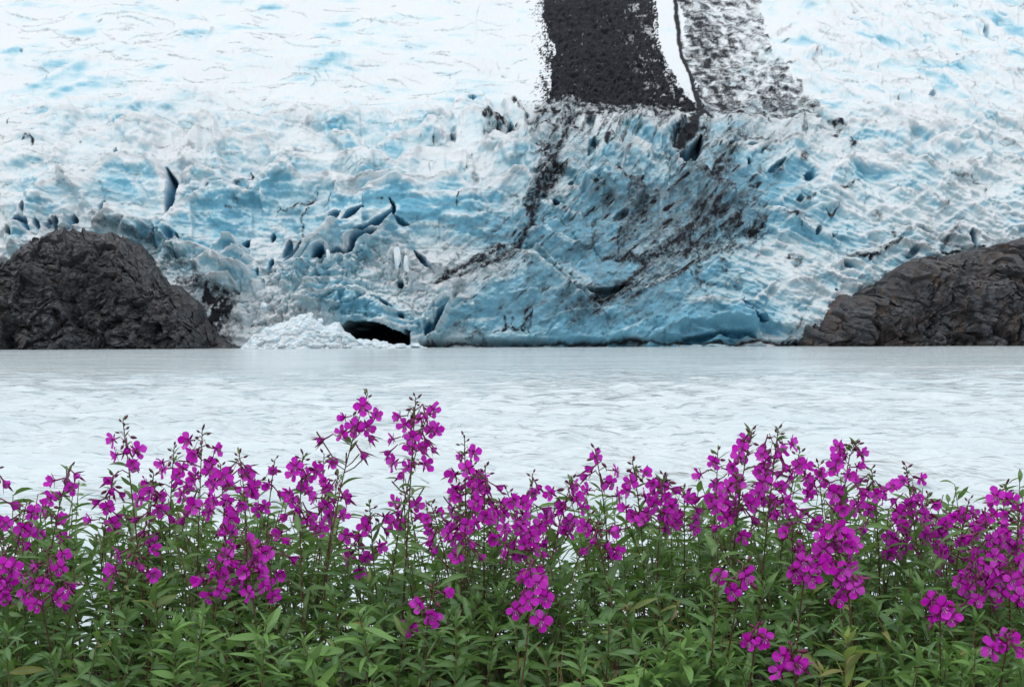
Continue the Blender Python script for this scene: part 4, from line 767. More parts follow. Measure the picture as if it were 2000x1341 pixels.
outcrop('rock_outcrop', [(-420, 560), (-300, 500), (-150, 480), (-60, 505), (0, 522), (22, 500), (60, 480), (95, 470), (130, 456), (180, 449), (222, 457), (270, 482), (300, 520), (332, 552), (370, 577), (398, 600), (412, 638), (440, 662), (462, 676), (476, 690)],
        303.0, 17.0, 31, 480, 250, 'dark rounded rock knob with steep faces at the left end of the ice front', 0.4, 25)
outcrop('rock_outcrop', [(1546, 690), (1550, 655), (1562, 632), (1610, 606), (1650, 588), (1700, 562), (1755, 530), (1800, 505), (1850, 499), (1910, 488), (1950, 484), (2000, 470), (2100, 450), (2300, 430), (2480, 520)],
        303.0, 18.0, 57, 480, 250, 'dark rusty brown rock slope rising to the right beside the ice front', 1.0, 38, 0.75)

# ------------------------------------------------------------------ ice debris at the cave mouth
q_ = Mat('fresh_ice')
pq = q_.coord()
nq = q_.noise(pq, 0.9, 5, 0.6); nq2 = q_.noise(pq, 3.5, 3, 0.6)
cq = q_.mix(q_.rng(nq, 0.45, 0.72), (0.60, 0.64, 0.665), (0.36, 0.54, 0.62))
m_fresh = q_.done(q_.principled(cq, 0.55, q_.bump(nq2, 0.5, 0.25), spec=0.25).outputs[0])
sil = np.array([(462, 690), (474, 676), (500, 654), (530, 640), (560, 626), (585, 617), (606, 616), (622, 628), (634, 636), (648, 632), (662, 634), (676, 646), (690, 658), (708, 664), (740, 667), (770, 672), (800, 673), (822, 676), (840, 684), (850, 690)], float)
px = np.linspace(462, 850, 330)
S = np.interp(px, sil[:, 0], sil[:, 1]); dt = ray(px, S); Yc = 292.0
H = np.maximum(EYE + dt[:, 2] * Yc, 0) + 1.2
v = np.concatenate([np.linspace(0, 1, 120), np.linspace(1, 1.9, 30)[1:]])
U, V = np.meshgrid(dt[:, 0] * Yc, v)
s, c = np.sin(V * np.pi / 2), np.cos(V * np.pi / 2)
Pz = -1.2 + H[None, :] * s; Py = Yc - (2.0 + 0.8 * H[None, :]) * c
f1, f2, cid = worley(U / 1.9 + 0.4 * pn(U / 2, Pz / 2, 4), (Pz + 0.4 * Py) / 1.3, 9)
g1, g2, cid2 = worley(U / 0.8, (Pz + 0.4 * Py) / 0.6, 10)
d = 1.1 * (cid - 0.5) + 0.9 * (0.5 - f1) + 0.5 * (cid2 - 0.5) + 0.5 * (0.5 - g1) + 0.4 * fbm(U / 3, Pz / 2, 3, 12)
d = d * np.clip(H / 3, 0.25, 1)[None, :]
heap = grid_mesh('ice_rubble', np.stack([U, Py - d * np.clip(c, -.3, 1), Pz + 0.6 * d * s], -1), m_fresh)
tag(heap, kind='stuff')

import bmesh
def ice_block(px, py, dist, w, h, dep, seed, label, rot=0):
    """a broken block of ice: an irregular convex lump with cut faces"""
    r_ = random.Random(seed); bm = bmesh.new()
    for k in range(26):
        p = Vector((r_.uniform(-1, 1), r_.uniform(-1, 1), r_.uniform(-1, 1)))
        m_ = max(abs(p.x), abs(p.y), abs(p.z)); p = p / m_ * r_.uniform(0.8, 1.0)
        bm.verts.new((p.x * w / 2 * (1 - 0.25 * max(p.z, 0)), p.y * dep / 2, p.z * h / 2))
    res = bmesh.ops.convex_hull(bm, input=bm.verts)
    bmesh.ops.delete(bm, geom=[v_ for v_ in bm.verts if not v_.link_faces], context='VERTS')
    bmesh.ops.bevel(bm, geom=list(bm.edges), offset=0.05 * min(w, h), segments=1, affect='EDGES', profile=0.5)
    me = bpy.data.meshes.new('ice_block'); bm.to_mesh(me); bm.free(); me.materials.append(m_fresh)
    o = bpy.data.objects.new('ice_block', me); COL.objects.link(o)
    p = at(px, py, dist); o.location = p; o.rotation_euler = (0, R(rot), r_.uniform(0, 3))
    return tag(o, label, 'ice block', 'loose ice blocks by the cave')
ice_block(776, 506, 297, 1.5, 5.5, 1.6, 1, 'upright white ice pillar on the broken ice above the cave', 4)
ice_block(793, 516, 297.5, 1.2, 3.8, 1.4, 2, 'shorter upright ice stub just beside the white ice pillar', -3)
ice_block(812, 675, 290, 2.4, 1.2, 1.6, 3, 'flat ice block at the waterline right of the cave mouth', 3)
ice_block(782, 675, 288.5, 2.6, 1.0, 1.6, 4, 'low ice block floating in front of the cave mouth', -2)
ice_block(626, 627, 292, 1.3, 1.3, 1.2, 5, 'small rounded ice lump left of the cave roof', 12)
ice_block(606, 617, 292, 1.8, 1.5, 1.4, 6, 'rounded ice lump on the top of the ice rubble heap', 20)
ice_block(515, 597, 296, 1.8, 1.5, 1.5, 7, 'grey white ice lump on the slope above the ice rubble heap', 30)
ice_block(640, 497, 298, 1.0, 2.6, 1.0, 8, 'thin ice sliver standing inside the blue crevasse', 6)
# ------------------------------------------------------------------ lake and bank
ys_py = np.arange(1345, 677.5, -1.25)
yv = EYE * FPX / (ys_py - 653.5)
yv = np.concatenate([np.linspace(4.6, yv[0] - 0.3, 14), yv[yv < 306], [312, 330, 360, 420, 600, 1200]])
fx = np.arange(-60, 2061, 3.6)
off = np.cumsum(1.35 ** np.arange(22)); off = off / off[-1] * 700
Xc = (fx[None, :] - 1000) / FPX * np.maximum(yv, 6)[:, None]
Xw = np.concatenate([Xc[:, :1] - off[::-1][None, :], Xc, Xc[:, -1:] + off[None, :]], 1)
Yw = np.broadcast_to(yv[:, None], Xw.shape)
dY = np.gradient(yv)[:, None]
rw = random.Random(5)
Hh = np.zeros_like(Xw)
# gusts: patches of rougher and smoother water
gust = 0.75 + 0.45 * pn(Xw / 9, Yw / 16, 101) + 0.35 * pn(Xw / 2.6, Yw / 6, 102)
for k in range(72):
    lam = 0.34 * (3.0 / 0.34) ** (k / 71.0)
    th = rw.gauss(0, 0.24) + 0.10
    kx, ky = math.sin(th), -math.cos(th)
    ph = rw.uniform(0, 6.28)
    amp = 0.020 * lam ** 0.85 * rw.uniform(0.6, 1.3)
    arg = 2 * np.pi / lam * (kx * Xw + ky * Yw) + ph + 1.0 * pn(Xw / (lam * 5), Yw / (lam * 4), 110 + k)
    arg = arg + 0.7 * np.sin(arg)
    fade = np.exp(-(dY / (0.9 * lam)) ** 2)
    Hh += amp * fade * (2 * ((np.sin(arg) + 1) / 2) ** 1.6 - 0.85)
Hh *= np.clip(gust, 0.2, 1.8) * (Yw < 305)
wt = Mat('lake_water')
v1 = wt.coord((0.4, 1.5, 1.0))
nb = wt.noise(v1, 2.6, 3, 0.55, 0.3); nb2 = wt.noise(v1, 0.8, 3, 0.6, 0.4)
nb3 = wt.noise(v1, 0.22, 4, 0.6, 0.5)
nrm = wt.bump(wt.math('ADD', wt.math('MULTIPLY', nb3, 0.9), wt.math('ADD', wt.math('MULTIPLY', nb, 0.12), wt.math('MULTIPLY', nb2, 0.34))), 1.0, 1.0)
paw = wt.noise(wt.coord((0.05, 0.30, 1)), 1.0, 4, 0.65, 0.4)
wt.l.new(wt.rng(paw, 0.35, 0.65, 0.25, 1.9), nrm.node.inputs['Strength'])
big = wt.noise(wt.coord((0.03, 0.05, 1)), 1.0, 3, 0.5)
cw = wt.mix(wt.rng(big, 0.3, 0.7), (0.45, 0.53, 0.56), (0.54, 0.60, 0.62))
pw = wt.principled(cw, 0.10, nrm, spec=0.5, IOR=1.333)
m_water = wt.done(pw.outputs[0])
water = grid_mesh('lake_water', np.stack([Xw, Yw, Hh], -1), m_water)
tag(water, kind='structure')

gd = Mat('bank_soil')
pg = gd.coord()
ng = gd.noise(pg, 9, 6, 0.65); ng2 = gd.noise(pg, 60, 3, 0.6)
cg = gd.mix(gd.rng(ng, 0.35, 0.65), (0.028, 0.022, 0.016), (0.075, 0.062, 0.048))
m_soil = gd.done(gd.principled(cg, 0.9, gd.bump(gd.math('ADD', ng, ng2), 0.7, 0.02), spec=0.2).outputs[0])
gy = np.concatenate([[-400, -150, -60, -25, -10, -4, -1], np.arange(0, 7.6, 0.1), [8, 9, 11, 15, 30, 80, 200, 500, 1500]])
gx = np.concatenate([[-900, -400, -150, -60, -25, -12, -7], np.arange(-4, 4.01, 0.1), [7, 12, 25, 60, 150, 400, 900]])
GX, GY = np.meshgrid(gx, gy)
def bank_z(x, y):
    x = np.asarray(x, float); y = np.asarray(y, float)
    e = 3.75 + 0.22 * pn(x / 1.7, 0 * x, 120) + 0.08 * pn(x / 0.4, 0 * x, 121)
    top = EYE - 0.80 - 0.03 * np.clip(y - 2.5, 0, 2) + 0.025 * pn(x * 1.3, y * 1.3, 122) + 0.012 * pn(x * 6, y * 6, 123)
    t = np.clip((y - e) / 3.2, 0, None)
    drop = np.where(t < 1, (top + 0.6) * (t * t * (3 - 2 * t)), top + 0.6)
    z = top - drop
    return z - np.clip(y - 8, 0, 400) * 0.02
GZ = bank_z(GX, GY) + 0.03 * pn(GX * 4, GY * 4, 125) * (GY < 9)
ground = grid_mesh('ground', np.stack([GX, GY, GZ], -1), m_soil)
tag(ground, kind='structure')
# ------------------------------------------------------------------ flowering plants on the bank
def leaf_ramp(m, cols):
    oi = m.node('ShaderNodeObjectInfo')
    r_ = m.node('ShaderNodeValToRGB'); m.l.new(oi.outputs['Random'], r_.inputs[0])
    el = r_.color_ramp.elements
    el[0].position = 0; el[0].color = (*cols[0], 1); el[1].position = 1; el[1].color = (*cols[-1], 1)
    for i, c in enumerate(cols[1:-1]):
        x_ = el.new((i + 1) / (len(cols) - 1)); x_.color = (*c, 1)
    return r_.outputs[0]
def leaf_material(name, cols, under, trans=0.28):
    m = Mat(name)
    base = leaf_ramp(m, cols)
    n_ = m.noise(m.coord((1, 1, 1)), 55, 3, 0.6)
    base = m.mix(m.rng(n_, 0.35, 0.7, 0.0, 0.35), base, tuple(c * 0.62 for c in cols[0]))
    geo = m.node('ShaderNodeNewGeometry')
    col = m.mix(m.math('MULTIPLY', geo.outputs['Backfacing'], 0.75), base, under)
    at_ = m.attr('rib')
    col = m.mix(m.math('MULTIPLY', at_, 0.5), col, (0.20, 0.27, 0.15))
    p = m.principled(col, 0.48, m.bump(n_, 0.25, 0.002), spec=0.22)
    t = m.node('ShaderNodeBsdfTranslucent'); m.l.new(m.mix(0.5, col, (0.20, 0.40, 0.02)), t.inputs[0])
    mx = m.node('ShaderNodeMixShader'); mx.inputs[0].default_value = trans
    m.l.new(p.outputs[0], mx.inputs[1]); m.l.new(t.outputs[0], mx.inputs[2])
    return m.done(mx.outputs[0])
M_LEAF = leaf_material('leaf_green', [(0.036, 0.125, 0.016), (0.060, 0.165, 0.030), (0.080, 0.190, 0.070), (0.044, 0.140, 0.018), (0.120, 0.235, 0.105), (0.072, 0.205, 0.026), (0.055, 0.15, 0.025), (0.085, 0.20, 0.035), (0.05, 0.13, 0.02), (0.11, 0.22, 0.05), (0.06, 0.16, 0.03), (0.09, 0.2, 0.06), (0.05, 0.14, 0.02), (0.26, 0.22, 0.05)], (0.100, 0.190, 0.080))
M_FRESH = leaf_material('leaf_fresh', [(0.14, 0.31, 0.045), (0.17, 0.35, 0.08), (0.19, 0.36, 0.13)], (0.15, 0.24, 0.13), 0.35)
M_LIME = leaf_material('leaf_lime', [(0.26, 0.34, 0.05), (0.22, 0.33, 0.06), (0.32, 0.22, 0.09)], (0.24, 0.24, 0.10), 0.4)
M_DRY = leaf_material('leaf_withered', [(0.20, 0.125, 0.05), (0.16, 0.10, 0.045)], (0.22, 0.15, 0.08), 0.2)

pm = Mat('petal_magenta')
base = leaf_ramp(pm, [(0.72, 0.018, 0.66), (0.82, 0.065, 0.80), (0.60, 0.008, 0.52), (0.86, 0.12, 0.85), (0.75, 0.03, 0.71)])
tip_ = pm.attr('tip')
col = pm.mix(pm.rng(tip_, 0.0, 0.30), (0.30, 0.003, 0.22), base)
vn = pm.attr('vein')
col = pm.mix(pm.math('MULTIPLY', vn, 0.22), col, (0.36, 0.006, 0.32))
p_ = pm.principled(col, 0.6, None, spec=0.08)
t_ = pm.node('ShaderNodeBsdfTranslucent'); pm.l.new(pm.mix(0.4, col, (0.55, 0.01, 0.40)), t_.inputs[0])
mx = pm.node('ShaderNodeMixShader'); mx.inputs[0].default_value = 0.45
pm.l.new(p_.outputs[0], mx.inputs[1]); pm.l.new(t_.outputs[0], mx.inputs[2])
M_PETAL = pm.done(mx.outputs[0])

def plain(name, col, col2, rough=0.55, sc=40):
    m = Mat(name); n_ = m.noise(m.coord(), sc, 3, 0.6)
    return m.done(m.principled(m.mix(m.rng(n_, 0.3, 0.7), col, col2), rough, spec=0.3).outputs[0])
M_SEPAL = plain('sepal_maroon', (0.13, 0.006, 0.075), (0.17, 0.012, 0.10), 0.5, 90)
M_BUD = plain('bud_maroon', (0.075, 0.008, 0.032), (0.12, 0.02, 0.055), 0.45, 120)
M_STAMEN = plain('stamen', (0.30, 0.10, 0.26), (0.42, 0.26, 0.36))
M_STEM = plain('stem_red', (0.105, 0.055, 0.036), (0.075, 0.022, 0.022), 0.5, 14)
M_STEMG = plain('stem_green', (0.095, 0.105, 0.045), (0.12, 0.055, 0.04), 0.5, 10)
M_STRAW = plain('straw', (0.33, 0.26, 0.12), (0.22, 0.17, 0.07), 0.7, 25)

def mesh_from(name, verts, faces, mats, mi=None, attrs=None, smooth=True):
    me = bpy.data.meshes.new(name)
    me.from_pydata([tuple(v) for v in verts], [], faces)
    for m_ in mats: me.materials.append(m_)
    if mi: me.polygons.foreach_set('material_index', mi)
    if smooth: me.polygons.foreach_set('use_smooth', [True] * len(me.polygons))
    for k, v in (attrs or {}).items():
        a = me.attributes.new(k, 'FLOAT', 'POINT'); a.data.foreach_set('value', v)
    me.update()
    return me
def leaf_data(L, W, fold, curl, twist, n=7, side=0.0):
    vs, at_ = [], []
    for i in range(n + 1):
        t = i / n
        w = W / 2 * (math.sin(math.pi * min(1, t ** 0.82)) ** 0.85) * (1 - 0.15 * t) + 0.0006 * (1 - t)
        x = L * t * (1 - 0.12 * curl * t); z = -curl * L * 0.42 * t * t + 0.10 * L * t
        y0 = side * L * t * t
        for s in (-1, 0, 1):
            a = twist * t
            yy, zz = s * w, abs(s) * w * fold
            vs.append((x, y0 + yy * math.cos(a) - zz * math.sin(a), z + yy * math.sin(a) + zz * math.cos(a)))
            at_.append(1.0 if s == 0 else 0.0)
    fs = []
    for i in range(n):
        for s in (0, 1):
            a = i * 3 + s
            fs.append((a, a + 3, a + 4, a + 1))
    return vs, fs, at_
def leaf_mesh(mat, *a, **k):
    v, f, at_ = leaf_data(*a, **k)
    return mesh_from('leaf', v, f, [mat], attrs={'rib': at_})
LV = [(1.0, .25, .35, .5, .3), (1.0, .22, .5, .9, -.5), (1.0, .28, .25, .25, .2), (1.0, .20, .45, .65, .8), (1.0, .26, .6, 1.1, .1), (1.0, .235, .3, .1, -.3)]
LEAVES = [leaf_mesh(M_LEAF, *p, side=s) for p, s in zip(LV, (.05, -.1, .0, .12, -.06, .08))]
FRESH = [leaf_mesh(M_FRESH, *p, side=s) for p, s in zip(LV, (.05, -.1, .0, .12, -.06, .08))]
LIME = [leaf_mesh(M_LIME, 1.0, .22, .3, .2, .2), leaf_mesh(M_LIME, 1.0, .26, .4, .5, -.3)]
DRY = [leaf_mesh(M_DRY, 1.0, .25, .9, 1.4, 1.2), leaf_mesh(M_DRY, 1.0, .2, 1.1, 1.0, -1.6)]

def petal_mesh(L, W, cup, notch, wav):
    n, vs, ta, ve, fs = 5, [], [], [], []
    for i in range(n + 1):
        t = i / n
        w = W / 2 * (0.16 + 1.0 * math.sin(min(1, t * 0.98) ** 0.95 * math.pi * 0.62) ** 1.1) * (1.0 if t < .8 else 1 - 0.45 * ((t - .8) / .2) ** 1.5)
        for j, s in enumerate((-1, -.5, 0, .5, 1)):
            x = L * t - notch * L * (t ** 4) * (1 - abs(s)) * 0.6 - 0.12 * L * t * s * s
            z = cup * L * (t * t * 0.35 + 0.16 * s * s * t) + wav * L * math.sin(3 * s + 5 * t) * 0.05
            vs.append((x, s * w, z)); ta.append(t); ve.append(1.0 if j in (1, 3) else 0.0)
    for i in range(n):
        for j in range(4):
            a = i * 5 + j; fs.append((a, a + 1, a + 6, a + 5))
    return mesh_from('petal', vs, fs, [M_PETAL], attrs={'tip': ta, 'vein': ve})
PETALS = [petal_mesh(.0190, .0130, .30, .10, 1), petal_mesh(.0180, .0138, .55, .0, -1), petal_mesh(.0195, .0118, .10, .12, 1.6), petal_mesh(.0185, .0130, -.15, .05, -1.4)]

def tube(vs, fs, mi, pts, r0, r1, sides=5, m=0):
    b = len(vs); n = len(pts)
    for i, p in enumerate(pts):
        d = (pts[min(i + 1, n - 1)] - pts[max(i - 1, 0)]).normalized()
        q = d.to_track_quat('Z', 'Y'); r_ = r0 + (r1 - r0) * i / (n - 1)
        for k in range(sides):
            a = 2 * math.pi * k / sides
            vs.append(p + q @ Vector((math.cos(a) * r_, math.sin(a) * r_, 0)))
    for i in range(n - 1):
        for k in range(sides):
            fs.append((b + i * sides + k, b + i * sides + (k + 1) % sides, b + (i + 1) * sides + (k + 1) % sides, b + (i + 1) * sides + k)); mi.append(m)
def calyx_mesh(spread, style):
    """narrow dark sepals, ovary behind, style and stamens in front (faces +Z)"""
    vs, fs, mi = [], [], []
    for k in range(4):
        a = math.pi / 2 * k + math.pi / 4
        c, s = math.cos(a), math.sin(a); b = len(vs)
        for t, w in ((0.05, .0016), (.35, .0026), (.7, .0021), (1.0, .0003)):
            L = .0165 * t; z = -.0012 + spread * L
            for sg in (-1, 1): vs.append(Vector((c * L - s * w * sg, s * L + c * w * sg, z)))
        for i in range(3): fs.append((b + 2 * i, b + 2 * i + 2, b + 2 * i + 3, b + 2 * i + 1)); mi.append(0)
    tube(vs, fs, mi, [Vector((0, 0, .0005)), Vector((0, .001, -.010)), Vector((0, .003, -.020))], .0018, .0012, 5, 0)
    tube(vs, fs, mi, [Vector((0, 0, 0)), Vector((0, -.003 * style, .006)), Vector((0, -.009 * style, .010))], .0008, .0005, 4, 1)
    for k in range(5):
        a = 1.25 * k
        tube(vs, fs, mi, [Vector((0, 0, 0)), Vector((math.cos(a) * .003, math.sin(a) * .003 - .002, .006)), Vector((math.cos(a) * .0045, math.sin(a) * .0045 - .004, .0085))], .0005, .0009, 3, 1)
    return mesh_from('flower', vs, fs, [M_SEPAL, M_STAMEN], mi)
CALYX = [calyx_mesh(-.05, 1.0), calyx_mesh(.25, .7), calyx_mesh(1.6, .5)]
def bud_mesh(L, rmax):
    vs, fs, mi = [], [], []; n, sd = 6, 6
    for i in range(n + 1):
        t = i / n; r_ = rmax * math.sin(math.pi * min(1, t ** 0.8)) ** 0.9 + .0004
        for k in range(sd):
            a = 2 * math.pi * k / sd; vs.append(Vector((math.cos(a) * r_, math.sin(a) * r_, L * t)))
    for i in range(n):
        for k in range(sd): fs.append((i * sd + k, i * sd + (k + 1) % sd, (i + 1) * sd + (k + 1) % sd, (i + 1) * sd + k))
    return mesh_from('bud', vs, fs, [M_BUD])
BUDS = [bud_mesh(.013, .0027), bud_mesh(.010, .0019), bud_mesh(.0165, .0033)]

def child(name, me, parent, mat):
    o = bpy.data.objects.new(name, me); COL.objects.link(o); o.parent = parent; o.matrix_basis = mat; return o
def frame(x_dir, up=Vector((0, 0, 1)), roll=0.0):
    x = x_dir.normalized(); y = up.cross(x)
    if y.length < 1e-3: y = Vector((0, 1, 0)).cross(x)
    y.normalize(); z = x.cross(y)
    m = Matrix((x, y, z)).transposed().to_4x4()
    return m @ Matrix.Rotation(roll, 4, 'X')
def add_leaf(root, pos, az, el, L, rnd, meshes=LEAVES, roll=None):
    d = Vector((math.cos(az) * math.cos(el), math.sin(az) * math.cos(el), math.sin(el)))
    m = Matrix.Translation(pos) @ frame(d, roll=rnd.uniform(-.8, .8) if roll is None else roll) @ Matrix.Diagonal((L, L * rnd.uniform(.85, 1.2), L, 1))
    return child('leaf', rnd.choice(meshes), root, m)
def add_flower(root, pos, axis, kind, rnd, size=1.0):
    """kind 0 wide open, 1 half open, 2 closed bell"""
    q = axis.to_track_quat('Z', 'Y').to_matrix().to_4x4()
    m = Matrix.Translation(pos) @ q @ Matrix.Rotation(rnd.uniform(-.5, .5), 4, 'Z') @ Matrix.Scale(size, 4)
    f = child('flower', CALYX[kind], root, m)
    tilt = (rnd.uniform(0.0, .35), rnd.uniform(.6, .95), rnd.uniform(1.15, 1.35))[kind]
    for k in range(4):
        a = math.pi / 2 * k + rnd.uniform(-.13, .13)
        sc_ = rnd.uniform(.9, 1.1) * (0.92 if kind == 2 else 1.0)
        child('petal', rnd.choice(PETALS), f, Matrix.Rotation(a, 4, 'Z') @ Matrix.Translation((.0008, 0, .0006 * k)) @ Matrix.Rotation(-tilt + rnd.uniform(-.14, .14), 4, 'Y') @ Matrix.Rotation(rnd.uniform(-.2, .2), 4, 'X') @ Matrix.Scale(sc_, 4))
    return f

GROUP_F = 'fireweed plants in bloom on the bank'
GROUP_S = 'leafy shoots without flowers on the bank'
def bez(a, b, c, t): return a * (1 - t) ** 2 + b * 2 * t * (1 - t) + c * t * t
def flowering(tx, ty, bx, d, n, rl, sp, label, seed, buds=7, pods=0, bell=0.28, leafy=1.0, nod=0.0, budlen=30, face=False):
    rnd = random.Random(seed * 13 + 5); k = d / FPX
    tip = at(tx, ty, d)
    bw = at(bx + rnd.uniform(-75, 75), 1341, d); base = Vector((bw.x, d + rnd.uniform(-.05, .05), 0)); base.z = float(bank_z(base.x, base.y)) - .01
    root = bpy.data.objects.new('fireweed_plant', None); COL.objects.link(root); root.location = base
    root.empty_display_size = 0.05
    tag(root, label, 'flowering plant', GROUP_F)
    T = tip - base
    A, C = Vector((0, 0, 0)), T; B = Vector((T.x * .4 + rnd.uniform(-.05, .05), T.y * .3, T.z * .6))
    H = T.length
    f = lambda u: bez(A, B, C, u)
    vs, fs, mi = [], [], []
    pts = [f(i / 14) for i in range(15)]
    if nod: pts[-1] = pts[-1] + Vector((nod, -.005, -.012)); pts[-2] = pts[-2] + Vector((nod * .3, 0, .002))
    tube(vs, fs, mi, pts, .0023, .0009, 6, 0)
    ur = 1 - (rl + budlen) * k / H * 1.02                 # where the raceme starts on the stem
    u_b = 1 - budlen * k / H
    az = rnd.uniform(0, 6.28)
    flw = []
    for i in range(n):
        u = u_b - (u_b - ur) * (i + rnd.uniform(-.3, .3)) / max(n - 1, 1) if n > 1 else u_b - .01
        u = min(max(u, .3), .985)
        az += 2.4 + rnd.uniform(-.5, .5)
        p0 = f(u); pl = sp * k * rnd.uniform(.45, 1.15) * (0.55 + 0.45 * (1 - (u - ur) / max(1 - ur, .01)))
        out = Vector((math.cos(az), math.sin(az) * .8, 0))
        p2 = p0 + out * pl + Vector((0, 0, pl * rnd.uniform(-.15, .35)))
        mid = p0 + out * pl * .5 + Vector((0, 0, pl * rnd.uniform(.25, .5)))
        kind = 2 if rnd.random() < bell else (1 if rnd.random() < .3 else 0)
        ax = Vector((out.x * .8 + rnd.uniform(-.45, .45), -0.75 + out.y * .35 + rnd.uniform(-.35, .45), rnd.uniform(-.35, .25)))
        if kind == 2: ax = Vector((out.x * .9 + rnd.uniform(-.3, .3), out.y * .5 - .25, rnd.uniform(-.95, -.2)))
        if face and kind < 2: kind = 0; ax = Vector((rnd.uniform(-.3, .3), -1, rnd.uniform(-.25, .2)))
        ax.normalize()
        back = p2 - ax * .019
        tube(vs, fs, mi, [p0, mid * .5 + (p0 + back) * .25, back * .85 + mid * .15, back], .0010, .0009, 4, 0)
        add_flower(root, p2, ax, kind, rnd, rnd.uniform(.80, 1.06))
        if rnd.random() < .45 * leafy: add_leaf(root, p0, az + rnd.uniform(-.4, .4), rnd.uniform(.1, .8), rnd.uniform(.018, .034), rnd)
    for i in range(buds):
        u = 1 - (i / max(buds, 1)) * (1 - u_b) * 1.5
        az += 2.4; out = Vector((math.cos(az), math.sin(az), 0)); p0 = f(min(u, 1.0))
        if nod and u > .9: p0 = pts[-1] * (u - .9) * 10 + p0 * (1 - (u - .9) * 10)
        pl = (.003 + .011 * i / max(buds, 1)) * rnd.uniform(.7, 1.3)
        p2 = p0 + out * pl + Vector((0, 0, pl * (.9 - 1.5 * i / max(buds, 1))))
        tube(vs, fs, mi, [p0, p0 + out * pl * .6 + Vector((0, 0, pl * .6)), p2], .0007, .0007, 3, 0)
        dr = (out * .7 + Vector((0, 0, 1.0 - 2.0 * i / max(buds, 1)))).normalized()
        child('bud', BUDS[1 if i < buds * .5 else rnd.choice((0, 2))], root, Matrix.Translation(p2) @ dr.to_track_quat('Z', 'Y').to_matrix().to_4x4() @ Matrix.Scale(rnd.uniform(.8, 1.1), 4))
        if rnd.random() < .5 * leafy: add_leaf(root, p0, az + .5, rnd.uniform(.4, 1.1), rnd.uniform(.012, .028), rnd)
    for i in range(pods):                                 # long thin seed pods below the flowers
        u = ur - .02 - .09 * rnd.random(); az += 2.4
        p0 = f(max(u, .3)); out = Vector((math.cos(az), math.sin(az) * .5, 0)); L = rnd.uniform(.045, .075)
        p2 = p0 + out * L * .75 + Vector((0, 0, L * rnd.uniform(.4, .9)))
        tube(vs, fs, mi, [p0, p0 + out * L * .35 + Vector((0, 0, L * .15)), p2], .0009, .0014, 4, 0)
    me = mesh_from('stem', vs, fs, [M_STEM], mi)
    child('stem', me, root, Matrix())
    # stem leaves under the raceme
    u = ur + .02
    while u > .12:
        az += 2.4 + rnd.uniform(-.4, .4)
        low = (ur - u) / max(ur, .01)
        add_leaf(root, f(u), az, rnd.uniform(-.1, .95) - .3 * low, rnd.uniform(.034, .064) * (0.8 + .35 * low), rnd)
        u -= rnd.uniform(.009, .017) / H * (1.25 if low > .55 else 1.0) / max(leafy, .35)
    return root

def shoot(tx, ty, bx, d, label, seed, meshes=LEAVES, scale=1.0, dens=1.0, name='leafy_shoot', group=GROUP_S, cat='leafy shoot'):
    rnd = random.Random(seed * 17 + 3)
    tip = at(tx, ty, d); bw = at(bx, 1341, d)
    base = Vector((bw.x, d + rnd.uniform(-.04, .04), 0)); base.z = float(bank_z(base.x, base.y)) - .01
    root = bpy.data.objects.new(name, None); COL.objects.link(root); root.location = base; root.empty_display_size = .05
    tag(root, label, cat, group)
    T = tip - base; H = T.length; B = Vector((T.x * .3 + rnd.uniform(-.05, .05), T.y * .3, T.z * .6))
    f = lambda u: bez(Vector((0, 0, 0)), B, T, u)
    vs, fs, mi = [], [], []
    tube(vs, fs, mi, [f(i / 10) for i in range(11)], .0018, .0009, 5, 0)
    child('stem', mesh_from('stem', vs, fs, [M_STEMG], mi), root, Matrix())
    az = rnd.uniform(0, 6.28)
    for k in range(5):                                    # young leaves crowded at the tip
        az += 2.4; add_leaf(root, f(1 - .006 * k), az, rnd.uniform(.55, 1.25), rnd.uniform(.016, .034) * scale, rnd, meshes)
    s = .012
    while s < min(H * .92, .34):
        az += 2.4 + rnd.uniform(-.45, .45)
        add_leaf(root, f(1 - s / H), az, rnd.uniform(-.35, 1.05), rnd.uniform(.034, .068) * scale * min(1, .55 + s / .06), rnd, meshes)
        s += rnd.uniform(.0055, .0100) / dens * (1 if s < .16 else 1.5)
    return root

